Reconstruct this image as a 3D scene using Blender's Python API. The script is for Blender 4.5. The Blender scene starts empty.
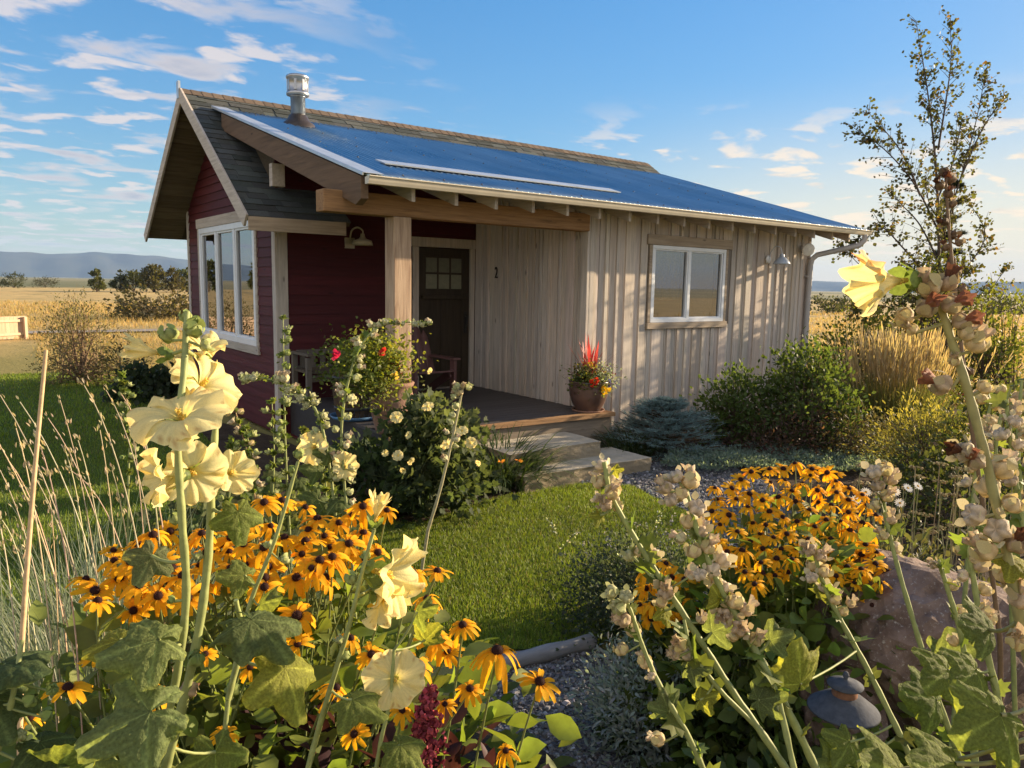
import bpy, math, random
import numpy as np
from math import sin, cos, pi, radians, sqrt, atan2
from mathutils import Vector, Matrix

rs = np.random.RandomState(7)
random.seed(7)
sc = bpy.context.scene
COL = sc.collection

# ------------------------------------------------------------------ camera
CAM = np.array([-6.391, -6.991, 1.523]); YAW, PIT, ROL, FPX = .645, .130, .018, 754.7
_f = np.array([sin(YAW)*cos(PIT), cos(YAW)*cos(PIT), -sin(PIT)])
_r = np.array([cos(YAW), -sin(YAW), 0.]); _u = np.cross(_r, _f)
FW, RT, UP = _f, cos(ROL)*_r + sin(ROL)*_u, -sin(ROL)*_r + cos(ROL)*_u
HAZE, SKYK, SKYSAT = 9e-5, 3.1, 1.32
G = -.47                                     # garden level; the porch floor is 0


def at(px, py, d):
    """world point seen at a pixel, d metres in front of the camera"""
    return CAM + d*(FW + RT*(px-512)/FPX - UP*(py-384)/FPX)


def on_z(px, py, z):
    d = FW + RT*(px-512)/FPX - UP*(py-384)/FPX
    return CAM + d*(z-CAM[2])/d[2]


def on_y(px, py, y):
    d = FW + RT*(px-512)/FPX - UP*(py-384)/FPX
    return CAM + d*(y-CAM[1])/d[1]


cam = bpy.data.cameras.new('camera'); co = bpy.data.objects.new('camera', cam); COL.objects.link(co)
cam.sensor_fit = 'HORIZONTAL'; cam.sensor_width = 36; cam.lens = 36*FPX/1024
cam.clip_start = .05; cam.clip_end = 30000
co.matrix_world = Matrix(((RT[0], UP[0], -FW[0], CAM[0]), (RT[1], UP[1], -FW[1], CAM[1]),
                          (RT[2], UP[2], -FW[2], CAM[2]), (0, 0, 0, 1)))
sc.camera = co

# ------------------------------------------------------------------ light and sky
EL, AZ = radians(14.5), radians(11.9)           # the sun stands low, almost in line with the front wall
SUN = np.array([cos(EL)*cos(AZ), -cos(EL)*sin(AZ), sin(EL)])
sl = bpy.data.lights.new('sun', 'SUN'); so = bpy.data.objects.new('sun', sl); COL.objects.link(so)
sl.energy = 5.0; sl.angle = radians(.6); sl.color = (1.0, .78, .52)
so.rotation_euler = Vector(SUN).to_track_quat('Z', 'Y').to_euler()

w = bpy.data.worlds.new('World'); sc.world = w; w.use_nodes = True
nt = w.node_tree; N = nt.nodes; N.clear()


def wn(t, **k):
    n = N.new(t)
    for a, b in k.items(): setattr(n, a, b)
    return n


def wl(a, b): nt.links.new(a, b)


def wmath(op, a, b=None, c=None):
    n = wn('ShaderNodeMath', operation=op)
    for i, v in enumerate((a, b, c)):
        if v is None: continue
        if isinstance(v, (int, float)): n.inputs[i].default_value = v
        else: wl(v, n.inputs[i])
    return n.outputs[0]


sky = wn('ShaderNodeTexSky', sky_type='NISHITA'); sky.sun_disc = False
sky.sun_elevation = EL; sky.sun_rotation = pi/2 + AZ
sky.altitude = 1500; sky.air_density = 1.15; sky.dust_density = 1.7; sky.ozone_density = 2.6
lum = wn('ShaderNodeRGBToBW'); wl(sky.outputs[0], lum.inputs[0])
soft = wmath('DIVIDE', 1.0, wmath('ADD', 1.0, wmath('DIVIDE', lum.outputs[0], SKYK)))   # brightness curve put on the sky colour, compresses the glare round the sun
vm = wn('ShaderNodeVectorMath', operation='SCALE'); wl(sky.outputs[0], vm.inputs[0]); wl(soft, vm.inputs['Scale'])
hs = wn('ShaderNodeHueSaturation'); hs.inputs['Saturation'].default_value = SKYSAT; wl(vm.outputs[0], hs.inputs['Color']); sky_c = hs.outputs[0]
tc = wn('ShaderNodeTexCoord'); sep = wn('ShaderNodeSeparateXYZ'); wl(tc.outputs['Generated'], sep.inputs[0])
zc = wmath('MAXIMUM', sep.outputs[2], 0.0)
den = wmath('ADD', zc, .10)
cx = wmath('DIVIDE', sep.outputs[0], den); cy = wmath('DIVIDE', sep.outputs[1], den)
cmb = wn('ShaderNodeCombineXYZ'); wl(cx, cmb.inputs[0]); wl(cy, cmb.inputs[1])


def cloud_layer(scale, rot, loc, lo, hi, stretch, detail=8):
    mp = wn('ShaderNodeMapping'); mp.inputs['Location'].default_value = loc
    mp.inputs['Rotation'].default_value = (0, 0, rot); mp.inputs['Scale'].default_value = (scale*stretch, scale, 1)
    wl(cmb.outputs[0], mp.inputs[0])
    nz = wn('ShaderNodeTexNoise'); nz.inputs['Scale'].default_value = 1; nz.inputs['Detail'].default_value = detail
    nz.inputs['Roughness'].default_value = .52; nz.inputs['Distortion'].default_value = .35
    wl(mp.outputs[0], nz.inputs['Vector'])
    mr = wn('ShaderNodeMapRange'); mr.interpolation_type = 'SMOOTHSTEP'
    mr.inputs[1].default_value = lo; mr.inputs[2].default_value = hi
    wl(nz.outputs['Fac'], mr.inputs[0])
    return mr.outputs[0], nz.outputs['Fac']


# cloud banks: most of them low in the west (left), small ones low over the right
def az_mask(px, lo, hi):
    a = YAW+math.atan((px-512)/FPX); h = wmath('ADD', wmath('MULTIPLY', sep.outputs[0], sin(a)), wmath('MULTIPLY', sep.outputs[1], cos(a)))
    mr = wn('ShaderNodeMapRange'); mr.interpolation_type = 'SMOOTHSTEP'; mr.inputs[1].default_value = lo; mr.inputs[2].default_value = hi; wl(h, mr.inputs[0]); return mr.outputs[0]


def z_mask(a, b):
    mr = wn('ShaderNodeMapRange'); mr.interpolation_type = 'SMOOTHSTEP'; mr.inputs[1].default_value = a; mr.inputs[2].default_value = b; wl(sep.outputs[2], mr.inputs[0]); return mr.outputs[0]


leftm = az_mask(-40, .84, .95)
rightm = wmath('MULTIPLY', az_mask(950, .80, .93), z_mask(.24, .15))
c1, f1 = cloud_layer(3.0, .95, (4.3, 2.1, 0), .50, .64, .70)
c2, f2 = cloud_layer(5.2, .95, (9.1, 5.2, 0), .52, .63, .75)
c3, f3 = cloud_layer(3.6, .2, (2.4, 7.2, 0), .53, .63, .85)
m1 = wmath('MULTIPLY', c1, leftm)
m2 = wmath('MULTIPLY', wmath('MULTIPLY', c2, az_mask(120, .88, .97)), .9)
m3 = wmath('MULTIPLY', wmath('MULTIPLY', c3, rightm), .95)
cm = wmath('MULTIPLY', wmath('MAXIMUM', wmath('MAXIMUM', m1, m2), m3), .85)
# added fill light: an unseen bright cloud deck in the sky behind the camera
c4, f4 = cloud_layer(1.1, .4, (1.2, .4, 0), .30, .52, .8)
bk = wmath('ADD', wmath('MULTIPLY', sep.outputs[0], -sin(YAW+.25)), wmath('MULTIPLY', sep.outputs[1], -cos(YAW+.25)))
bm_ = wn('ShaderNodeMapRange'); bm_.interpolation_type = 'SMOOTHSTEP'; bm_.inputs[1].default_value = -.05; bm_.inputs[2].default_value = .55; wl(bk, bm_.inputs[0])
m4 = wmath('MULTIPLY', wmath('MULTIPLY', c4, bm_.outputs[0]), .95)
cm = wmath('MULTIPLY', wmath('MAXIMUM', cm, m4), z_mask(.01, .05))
thick = wn('ShaderNodeMapRange'); thick.inputs[1].default_value = .54; thick.inputs[2].default_value = .72
wl(f1, thick.inputs[0])
sd = wmath('ADD', wmath('MULTIPLY', sep.outputs[0], float(SUN[0])), wmath('MULTIPLY', sep.outputs[1], float(SUN[1])))
sdr = wn('ShaderNodeMapRange'); sdr.inputs[1].default_value = -.2; sdr.inputs[2].default_value = .95; wl(sd, sdr.inputs[0])
lit = wn('ShaderNodeMix', data_type='RGBA'); wl(sdr.outputs[0], lit.inputs[0])
lit.inputs[6].default_value = (2.5, 2.2, 2.1, 1); lit.inputs[7].default_value = (3.5, 2.8, 2.0, 1)
cc = wn('ShaderNodeMix', data_type='RGBA'); wl(thick.outputs[0], cc.inputs[0])
wl(lit.outputs[2], cc.inputs[6]); cc.inputs[7].default_value = (1.25, 1.3, 1.55, 1)
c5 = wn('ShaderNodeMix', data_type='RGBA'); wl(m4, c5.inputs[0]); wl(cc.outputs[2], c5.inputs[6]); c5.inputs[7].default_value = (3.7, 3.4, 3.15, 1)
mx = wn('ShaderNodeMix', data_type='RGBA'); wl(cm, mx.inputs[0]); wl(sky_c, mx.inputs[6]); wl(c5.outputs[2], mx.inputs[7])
# low cream glow toward the sun, painted into the sky colour
low_glow = wmath('MULTIPLY', wmath('MULTIPLY', z_mask(.26, .02), az_mask(1180, .72, .98)), .62)
m6 = wn('ShaderNodeMix', data_type='RGBA'); wl(low_glow, m6.inputs[0]); wl(mx.outputs[2], m6.inputs[6]); m6.inputs[7].default_value = (3.7, 2.95, 1.95, 1); mx = m6
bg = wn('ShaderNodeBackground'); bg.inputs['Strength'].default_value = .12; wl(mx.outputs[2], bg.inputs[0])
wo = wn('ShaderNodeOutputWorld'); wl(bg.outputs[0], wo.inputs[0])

vs = sc.view_settings; vs.view_transform = 'Standard'; vs.look = 'None'; vs.gamma = 1; vs.use_curve_mapping = False
vs.exposure = 1.55
sc.cycles.max_bounces = 8; sc.cycles.transparent_max_bounces = 8; sc.cycles.use_denoising = True
sc.cycles.caustics_reflective = False; sc.cycles.caustics_refractive = False
sc.cycles.sample_clamp_indirect = 6

# ------------------------------------------------------------------ materials
MATS = {}


class MT:
    """a small node builder"""
    def __init__(s, name):
        s.m = bpy.data.materials.new(name); s.m.use_nodes = True; s.t = s.m.node_tree; s.t.nodes.clear()
        s.out = s.t.nodes.new('ShaderNodeOutputMaterial')

    def n(s, t, ins=None, **k):
        nd = s.t.nodes.new(t)
        for a, b in k.items(): setattr(nd, a, b)
        for a, b in (ins or {}).items(): s.set(nd.inputs[a], b)
        return nd

    def set(s, sock, v):
        if isinstance(v, bpy.types.NodeSocket): s.t.links.new(v, sock)
        elif isinstance(v, (tuple, list)) and len(v) == 3 and sock.type == 'RGBA': sock.default_value = (*v, 1)
        else: sock.default_value = v

    def attr(s, a='col'): return s.n('ShaderNodeAttribute', attribute_name=a).outputs['Color']
    def coord(s, o='Object'): return s.n('ShaderNodeTexCoord').outputs[o]
    def geo(s): return s.n('ShaderNodeNewGeometry').outputs['Position']

    def noise(s, vec, scale, detail=4, rough=.55, sx=(1, 1, 1), dist=0):
        mp = s.n('ShaderNodeMapping', {'Vector': vec, 'Scale': sx})
        return s.n('ShaderNodeTexNoise', {'Vector': mp.outputs[0], 'Scale': scale, 'Detail': detail, 'Roughness': rough, 'Distortion': dist}).outputs['Fac']

    def ramp(s, fac, a, b, lo=0., hi=1.):
        mr = s.n('ShaderNodeMapRange', {'Value': fac, 1: lo, 2: hi})
        return s.mix(mr.outputs[0], a, b)

    def rng(s, fac, lo, hi, a=0., b=1.): return s.n('ShaderNodeMapRange', {'Value': fac, 1: lo, 2: hi, 3: a, 4: b}).outputs[0]

    def mix(s, fac, a, b, bt='MIX'):
        nd = s.n('ShaderNodeMix', data_type='RGBA', blend_type=bt)
        s.set(nd.inputs[0], fac); s.set(nd.inputs[6], a); s.set(nd.inputs[7], b)
        return nd.outputs[2]

    def mul(s, a, b): return s.mix(1.0, a, b, 'MULTIPLY')

    def bump(s, h, strength=.4, dist=.01, normal=None):
        i = {'Height': h, 'Strength': strength, 'Distance': dist}
        if normal: i['Normal'] = normal
        return s.n('ShaderNodeBump', i).outputs[0]

    def bsdf(s, color, rough=.6, metal=0., normal=None, spec=.4, **k):
        i = {'Base Color': color, 'Roughness': rough, 'Metallic': metal, 'Specular IOR Level': spec}
        i.update(k)
        if normal: i['Normal'] = normal
        return s.n('ShaderNodeBsdfPrincipled', i).outputs[0]

    def done(s, sh):
        s.t.links.new(sh, s.out.inputs[0]); MATS[s.m.name] = s.m; return s.m


def mat_wood(name, base, dark, axis, grain=1.0, rough=.8, warm=None):
    """weathered board wood, grain along axis; per-board tone from the col attribute"""
    m = MT(name); c = m.coord()
    sx = {'x': (.06, 1, 1), 'y': (1, .06, 1), 'z': (1, 1, .06)}[axis]
    off = m.n('ShaderNodeVectorMath', {0: c, 1: m.n('ShaderNodeVectorMath', {0: m.attr(), 'Scale': 37.}, operation='SCALE').outputs[0]}, operation='ADD').outputs[0]
    g = m.noise(off, 34*grain, 6, .65, sx, .3); g2 = m.noise(off, 7*grain, 3, .5, tuple(max(q, .25) for q in sx))
    k = m.n('ShaderNodeTexVoronoi', {'Vector': m.n('ShaderNodeMapping', {'Vector': off, 'Scale': tuple(max(q, .35) for q in sx)}).outputs[0], 'Scale': 5.}, feature='F1').outputs['Distance']
    col = m.ramp(g, dark, base, .32, .62)
    col = m.mix(m.rng(g2, .35, .75, 0, .55), col, warm or base)
    col = m.mix(m.rng(k, .03, .09, .75, 0), col, tuple(q*.35 for q in dark))
    col = m.mul(col, m.attr())
    return m.done(m.bsdf(col, rough, normal=m.bump(g, .5, .006), spec=.25))


def mat_paint(name, c, rough=.5, var=.12, bump=.15, scale=6, metal=0., spec=.4):
    m = MT(name); p = m.coord(); n1 = m.noise(p, scale, 5); n2 = m.noise(p, scale*14, 3)
    col = m.ramp(n1, tuple(q*(1-var) for q in c), tuple(min(1, q*(1+var)) for q in c), .3, .7)
    return m.done(m.bsdf(col, rough, metal, m.bump(n2, bump, .003), spec))


def mat_attr(name, rough=.7, bump=.3, scale=40, spec=.3, metal=0., var=.25):
    """colour from the col attribute with fine mottling"""
    m = MT(name); p = m.coord(); n = m.noise(p, scale, 4)
    col = m.mul(m.attr(), m.ramp(n, (1-var,)*3, (1+var,)*3, .3, .7))
    return m.done(m.bsdf(col, rough, metal, m.bump(n, bump, .004), spec))


def mat_leaf(name, trans=.4, rough=.55, scale=25, var=.22, spec=.35, tint=(1.25, 1.2, .55), bump=.2):
    m = MT(name); p = m.coord(); n = m.noise(p, scale, 3)
    col = m.mul(m.attr(), m.ramp(n, (1-var,)*3, (1+var,)*3, .3, .7))
    d = m.bsdf(col, rough, 0, m.bump(n, bump, .004), spec)
    t = m.n('ShaderNodeBsdfTranslucent', {'Color': m.mul(col, tint)}).outputs[0]
    return m.done(m.n('ShaderNodeMixShader', {0: trans, 1: d, 2: t}).outputs[0])


WOODV = mat_wood('weathered_board_vertical', (.55, .50, .44), (.34, .31, .275), 'z', warm=(.56, .475, .385))
WOODX = mat_wood('weathered_board_along', (.42, .34, .25), (.24, .19, .14), 'x')
WOODY = mat_wood('weathered_board_across', (.50, .44, .37), (.33, .28, .23), 'y')
TIMBX = mat_wood('timber_beam', (.36, .21, .10), (.18, .10, .05), 'x', 1.3)
TIMBZ = mat_wood('timber_post', (.52, .38, .26), (.26, .16, .10), 'z', 1.2)
TIMBY = mat_wood('barge_timber', (.17, .11, .068), (.09, .06, .038), 'y', .8)
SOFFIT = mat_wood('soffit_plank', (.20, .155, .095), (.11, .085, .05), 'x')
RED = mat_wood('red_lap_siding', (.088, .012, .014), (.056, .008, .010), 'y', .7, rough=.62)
REDX = mat_wood('red_lap_siding_shaded', (.070, .009, .011), (.045, .006, .008), 'x', .7, rough=.62)  # the gable's red made darker: porch shade put into the paint colour
DOORW = mat_wood('dark_door_wood', (.050, .036, .022), (.025, .018, .011), 'z', .8, rough=.5)
DECK = mat_wood('painted_deck_board', (.085, .078, .078), (.055, .050, .052), 'x', rough=.55)
FENCEW = mat_wood('sunned_fence_plank', (.55, .40, .27), (.40, .28, .18), 'z')
WHITE = mat_paint('white_vinyl', (.74, .77, .80), .35, .05, .05)
CREAM = mat_paint('cream_gutter', (.62, .56, .44), .4, .08, .06)
ALU = mat_paint('aluminium_flashing', (.52, .56, .60), .42, .10, .12, metal=.55)
STEEL = mat_paint('stove_pipe_steel', (.42, .43, .44), .36, .14, .15, metal=.85)
GREYP = mat_paint('grey_downspout', (.36, .35, .34), .42, .08, .06)
BLACK = mat_paint('black_iron', (.02, .018, .016), .5, .2, .2)
SHING = mat_attr('asphalt_shingle', .92, .8, 160, .15, 0, .45)
STONE = None


def mk_metal():
    m = MT('corrugated_steel'); p = m.coord()
    n = m.noise(p, 1.3, 5, .6, (1, .3, 1)); n2 = m.noise(p, 14, 4, .6, (1, .12, 1))
    col = m.ramp(n, (.27, .38, .44), (.42, .53, .58), .3, .7)
    col = m.mix(m.rng(n2, .62, .8, 0, .25), col, (.34, .33, .31)); col = m.mul(col, m.attr())
    r = m.rng(n, .3, .8, .26, .40)
    return m.done(m.bsdf(col, r, .9))


METAL = mk_metal()


def mk_glass(name, ior):
    m = MT(name)
    fr = m.n('ShaderNodeFresnel', {'IOR': ior}).outputs[0]
    gl = m.n('ShaderNodeBsdfGlossy', {'Color': (.95, .96, 1.0), 'Roughness': .012}).outputs[0]
    tr = m.n('ShaderNodeBsdfTransparent', {'Color': (.55, .58, .56)}).outputs[0]
    return m.done(m.n('ShaderNodeMixShader', {0: fr, 1: tr, 2: gl}).outputs[0])


GLASS, GLASS2 = mk_glass('window_glass', 4.6), mk_glass('slider_glass', 2.7)


def mk_stone(name, a, b, spots, scale=1.):
    m = MT(name); p = m.coord()
    n = m.noise(p, 3*scale, 8, .62); n2 = m.noise(p, 22*scale, 6, .7); v = m.n('ShaderNodeTexVoronoi', {'Vector': p, 'Scale': 16*scale}).outputs['Distance']
    col = m.ramp(n, a, b, .35, .68); col = m.mix(m.rng(n2, .57, .70, 0, .8), col, spots)
    col = m.mix(m.rng(m.noise(p, 9*scale, 5), .62, .75, 0, .6), col, tuple(q*.45 for q in a))
    col = m.mul(col, m.attr())
    nb = m.bump(n2, .9, .012*1/scale)
    return m.done(m.bsdf(col, .9, 0, nb, .2))


SLAB = mk_stone('sandstone_slab', (.38, .34, .26), (.52, .47, .37), (.42, .40, .33), 1.2)
ROCK = mk_stone('lichen_boulder', (.105, .072, .058), (.225, .160, .130), (.40, .37, .33), 3.2)
CLAY = mk_stone('terracotta', (.20, .115, .08), (.30, .18, .13), (.38, .27, .21), 2)
GLAZE = mat_paint('brown_glaze', (.11, .065, .05), .32, .3, .1, 4, spec=.5)
SOIL = None

LEAF = mat_leaf('leaf', .52); LEAFT = mat_leaf('thin_leaf', .58, .65, 26, .28, .2, bump=.6)
NEEDLE = mat_leaf('needles', .15, .6, 20, .2, tint=(1, 1, 1))
BLADE = mat_leaf('grass_blade', .45, .5, 9, .18, tint=(1.2, 1.15, .6))
PETAL = mat_leaf('petal', .48, .65, 70, .07, .15, (1.12, 1.02, .8), .35)
STEM = mat_attr('plant_stem', .6, .25, 60, .3, 0, .2)
POD = mat_leaf('seed_pod', .25, .7, 60, .22, .2, (1.1, 1.05, .9), .3)
BARK = mat_attr('bark', .9, .6, 30, .15, 0, .4)
MATTE = mat_attr('matte', .85, .3, 60, .15, 0, .2)
SATIN = mat_attr('satin', .4, .1, 20, .4, 0, .12)


# ------------------------------------------------------------------ mesh builder
class MB:
    """collects chunks of vertices and faces, builds ONE mesh object"""
    def __init__(s): s.V, s.F, s.C, s.S, s.M, s.n = [], [], [], [], [], 0

    def add(s, V, F, col=(1, 1, 1), smooth=False, mat=0):
        V = np.asarray(V, float).reshape(-1, 3); s.V.append(V)
        c = np.asarray(col, float)
        if c.ndim == 1: c = np.tile(c, (len(V), 1))
        s.C.append(c)
        if isinstance(F, np.ndarray): F = [F]
        elif not (isinstance(F[0], np.ndarray) and F[0].ndim == 2):
            by = {}
            for f in F: by.setdefault(len(f), []).append(f)
            F = [np.array(x) for x in by.values()]
        for f in F: s.F.append((f + s.n, smooth, mat))
        s.n += len(V); return s

    def build(s, name, mats, parent=None, loc=None):
        me = bpy.data.meshes.new(name); s.fill(me, mats if isinstance(mats, (list, tuple)) else [mats], loc)
        o = bpy.data.objects.new(name, me); COL.objects.link(o)
        if loc is not None: o.location = loc
        if parent is not None:
            o.parent = parent
        return o

    def fill(s, me, mats, loc=None):
        V = np.concatenate(s.V); C = np.concatenate(s.C)
        if loc is not None: V = V - np.asarray(loc)
        me.vertices.add(len(V)); me.vertices.foreach_set('co', V.astype(np.float32).ravel())
        idx = np.concatenate([f.ravel() for f, _, _ in s.F]).astype(np.int32)
        tot = np.concatenate([np.full(len(f), f.shape[1]) for f, _, _ in s.F]).astype(np.int32)
        st = np.concatenate(([0], np.cumsum(tot)[:-1])).astype(np.int32)
        me.loops.add(len(idx)); me.loops.foreach_set('vertex_index', idx)
        me.polygons.add(len(tot)); me.polygons.foreach_set('loop_start', st); me.polygons.foreach_set('loop_total', tot)
        me.polygons.foreach_set('use_smooth', np.concatenate([np.full(len(f), sm) for f, sm, _ in s.F]))
        for m in mats: me.materials.append(m)
        if len(mats) > 1: me.polygons.foreach_set('material_index', np.concatenate([np.full(len(f), k) for f, _, k in s.F]).astype(np.int32))
        a = me.color_attributes.new('col', 'FLOAT_COLOR', 'POINT')
        a.data.foreach_set('color', np.concatenate([C, np.ones((len(C), 1))], 1).astype(np.float32).ravel())
        me.update(calc_edges=True); me.validate()

    # --- shapes
    def box(s, lo, hi, col=(1, 1, 1), jit=0.):
        x0, y0, z0 = lo; x1, y1, z1 = hi
        V = np.array([(x0, y0, z0), (x1, y0, z0), (x1, y1, z0), (x0, y1, z0), (x0, y0, z1), (x1, y0, z1), (x1, y1, z1), (x0, y1, z1)])
        if jit: V = V + rs.uniform(-jit, jit, V.shape)
        return s.add(V, BOXF, col)

    def obox(s, c, ax, ay, az, col=(1, 1, 1)):
        """box from centre and three half-axis vectors"""
        c, ax, ay, az = map(np.asarray, (c, ax, ay, az))
        V = [c + i*ax + j*ay + k*az for k in (-1, 1) for i, j in ((-1, -1), (1, -1), (1, 1), (-1, 1))]
        return s.add(V, BOXF, col)

    def prism(s, pts, ext, col=(1, 1, 1)):
        """polygon (3-D points) pushed along ext"""
        P = np.asarray(pts, float); n = len(P); Q = P + np.asarray(ext)
        F = [list(range(n))[::-1], list(range(n, 2*n))] + [[i, (i+1) % n, n+(i+1) % n, n+i] for i in range(n)]
        return s.add(np.vstack([P, Q]), F, col)

    def tube(s, path, rad, col=(1, 1, 1), k=6, cap=True, smooth=True):
        P = np.asarray(path, float); n = len(P)
        r = np.broadcast_to(np.asarray(rad, float), (n,)) if np.ndim(rad) < 2 else rad
        T = np.gradient(P, axis=0); T /= np.linalg.norm(T, axis=1)[:, None] + 1e-9
        a = np.array([0, 0, 1.]) if abs(T[0][2]) < .9 else np.array([1., 0, 0])
        V = []
        for i in range(n):
            u = np.cross(T[i], a); u /= np.linalg.norm(u)+1e-9; v = np.cross(T[i], u); a = v if False else np.cross(u, T[i])
            t = np.arange(k)*2*pi/k
            V.append(P[i] + r[i]*(np.cos(t)[:, None]*u + np.sin(t)[:, None]*v))
        i, j = np.meshgrid(np.arange(n-1), np.arange(k), indexing='ij')
        F = np.stack([i*k+j, i*k+(j+1) % k, (i+1)*k+(j+1) % k, (i+1)*k+j], -1).reshape(-1, 4)
        c = np.asarray(col, float)
        if c.ndim == 2: c = np.repeat(c, k, 0)
        s.add(np.vstack(V), F, c, smooth)
        if cap:
            cc = c if c.ndim == 1 else c[-1]
            s.add(V[-1], [list(range(k))], cc); s.add(V[0], [list(range(k))[::-1]], c if c.ndim == 1 else c[0])
        return s

    def lathe(s, prof, c=(0, 0, 0), col=(1, 1, 1), k=24, smooth=True, axis=None):
        prof = np.asarray(prof, float); n = len(prof); t = np.arange(k)*2*pi/k
        V = np.stack([prof[:, 0][:, None]*np.cos(t), prof[:, 0][:, None]*np.sin(t), np.repeat(prof[:, 1][:, None], k, 1)], -1).reshape(-1, 3)
        if axis is not None: V = V @ basis(axis).T
        i, j = np.meshgrid(np.arange(n-1), np.arange(k), indexing='ij')
        F = np.stack([i*k+j, i*k+(j+1) % k, (i+1)*k+(j+1) % k, (i+1)*k+j], -1).reshape(-1, 4)
        return s.add(V + np.asarray(c), F, col, smooth)

    def scatter(s, shape, P, D, size, col, nrm=None, smooth=False, mat=0, roll=None):
        """many copies of a shape: +Y of the shape along D, its +Z near nrm"""
        bV, bF = shape; P = np.asarray(P, float); k = len(P)
        if k == 0: return s
        D = np.asarray(D, float); D = D/(np.linalg.norm(D, axis=1)[:, None]+1e-9)
        if nrm is None: nrm = rs.normal(size=(k, 3)) + [0, 0, .8]
        nrm = np.broadcast_to(np.asarray(nrm, float), (k, 3))
        X = np.cross(D, nrm); X /= np.linalg.norm(X, axis=1)[:, None]+1e-9; Z = np.cross(X, D)
        sz = np.broadcast_to(np.asarray(size, float), (k,)) if np.ndim(size) < 2 else np.asarray(size)
        if sz.ndim == 1: sz = np.stack([sz]*3, 1)
        V = P[:, None] + (bV[None, :, 0, None]*sz[:, None, :1])*X[:, None] + (bV[None, :, 1, None]*sz[:, None, 1:2])*D[:, None] + (bV[None, :, 2, None]*sz[:, None, 2:])*Z[:, None]
        nv = len(bV); c = np.asarray(col, float)
        if c.ndim == 1: c = np.tile(c, (k, 1))
        by = {}
        for f in bF: by.setdefault(len(f), []).append(f)
        F = [(np.array(f)[None] + (np.arange(k)*nv)[:, None, None]).reshape(-1, len(f[0])) for f in by.values()]
        return s.add(V.reshape(-1, 3), F, np.repeat(c, nv, 0), smooth or (nv == 11 and np.mean(sz) > .03), mat)


BOXF = np.array([(3, 2, 1, 0), (4, 5, 6, 7), (0, 1, 5, 4), (1, 2, 6, 5), (2, 3, 7, 6), (3, 0, 4, 7)])
C0 = np.array([1., 1, 1])


def basis(z):
    """columns x,y,z with z along the given vector"""
    z = np.asarray(z, float); z = z/np.linalg.norm(z)
    a = np.array([0, 0, 1.]) if abs(z[2]) < .95 else np.array([0, 1., 0])
    x = np.cross(a, z); x /= np.linalg.norm(x); return np.stack([x, np.cross(z, x), z], 1)


def tone(v=.12): return C0*rs.uniform(1-v, 1+v)


def tag(o, label=None, cat=None, group=None, kind=None):
    if label: o['label'] = label
    if cat: o['category'] = cat
    if group: o['group'] = group
    if kind: o['kind'] = kind
    return o


def thing(name, label, cat, loc=(0, 0, 0), group=None):
    o = bpy.data.objects.new(name, None); COL.objects.link(o); o.location = [float(q) for q in loc]; o.empty_display_size = .1
    return tag(o, label, cat, group)


def part(mb, name, mats, parent, label=None):
    """a part whose vertices were given in world space"""
    o = mb.build(name, mats)
    o.parent = parent
    p = parent; off = Vector((0, 0, 0))
    while p is not None: off += p.location; p = p.parent
    o.location = -off
    if label: o['label'] = label
    return o


def inst(me, name, parent, M):
    """a part that shares mesh data, placed by a world matrix"""
    o = bpy.data.objects.new(name, me); COL.objects.link(o); o.parent = parent
    off = Vector((0, 0, 0)); p = parent
    while p is not None: off += p.location; p = p.parent
    M = M.copy(); M.translation = M.translation - off
    o.matrix_local = M
    return o


def mat4(B, P, s=1.):
    B = np.asarray(B)*s
    return Matrix([[*map(float, B[i]), float(P[i])] for i in range(3)] + [[0, 0, 0, 1]])


def mesh_of(mb, name, mats):
    me = bpy.data.meshes.new(name); mb.fill(me, mats if isinstance(mats, (list, tuple)) else [mats]); return me


def bevel(o, w=.006, seg=2):
    b = o.modifiers.new('bevel', 'BEVEL'); b.width = w; b.segments = seg; b.limit_method = 'ANGLE'; b.angle_limit = radians(40)
    return o
# ------------------------------------------------------------------ the cabin
XG, XFR, YD = -3.016, 4.824, 2.45               # gable wall, right end of the front room, wall behind the porch
YR, ZR, ZE, YEF, YER = 4.562, 4.135, 2.259, 1.87, 7.24
XL, XRR = -3.567, 5.833
TS = (ZR-ZE)/(YR-YEF)
MX0, MX1, MY0, MZ0, MY1 = -3.233, 5.49, -.51, 2.503, 4.10
MS = (ZR-TS*(YR-MY1)+.05-MZ0)/(MY1-MY0)
mz = lambda y: MZ0+MS*(y-MY0)
rz = lambda y: ZR-TS*abs(y-YR)

cabin = thing('cabin', 'small red and weathered board cabin with a blue metal porch roof', 'cabin', (1.0, 2.5, G))


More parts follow.
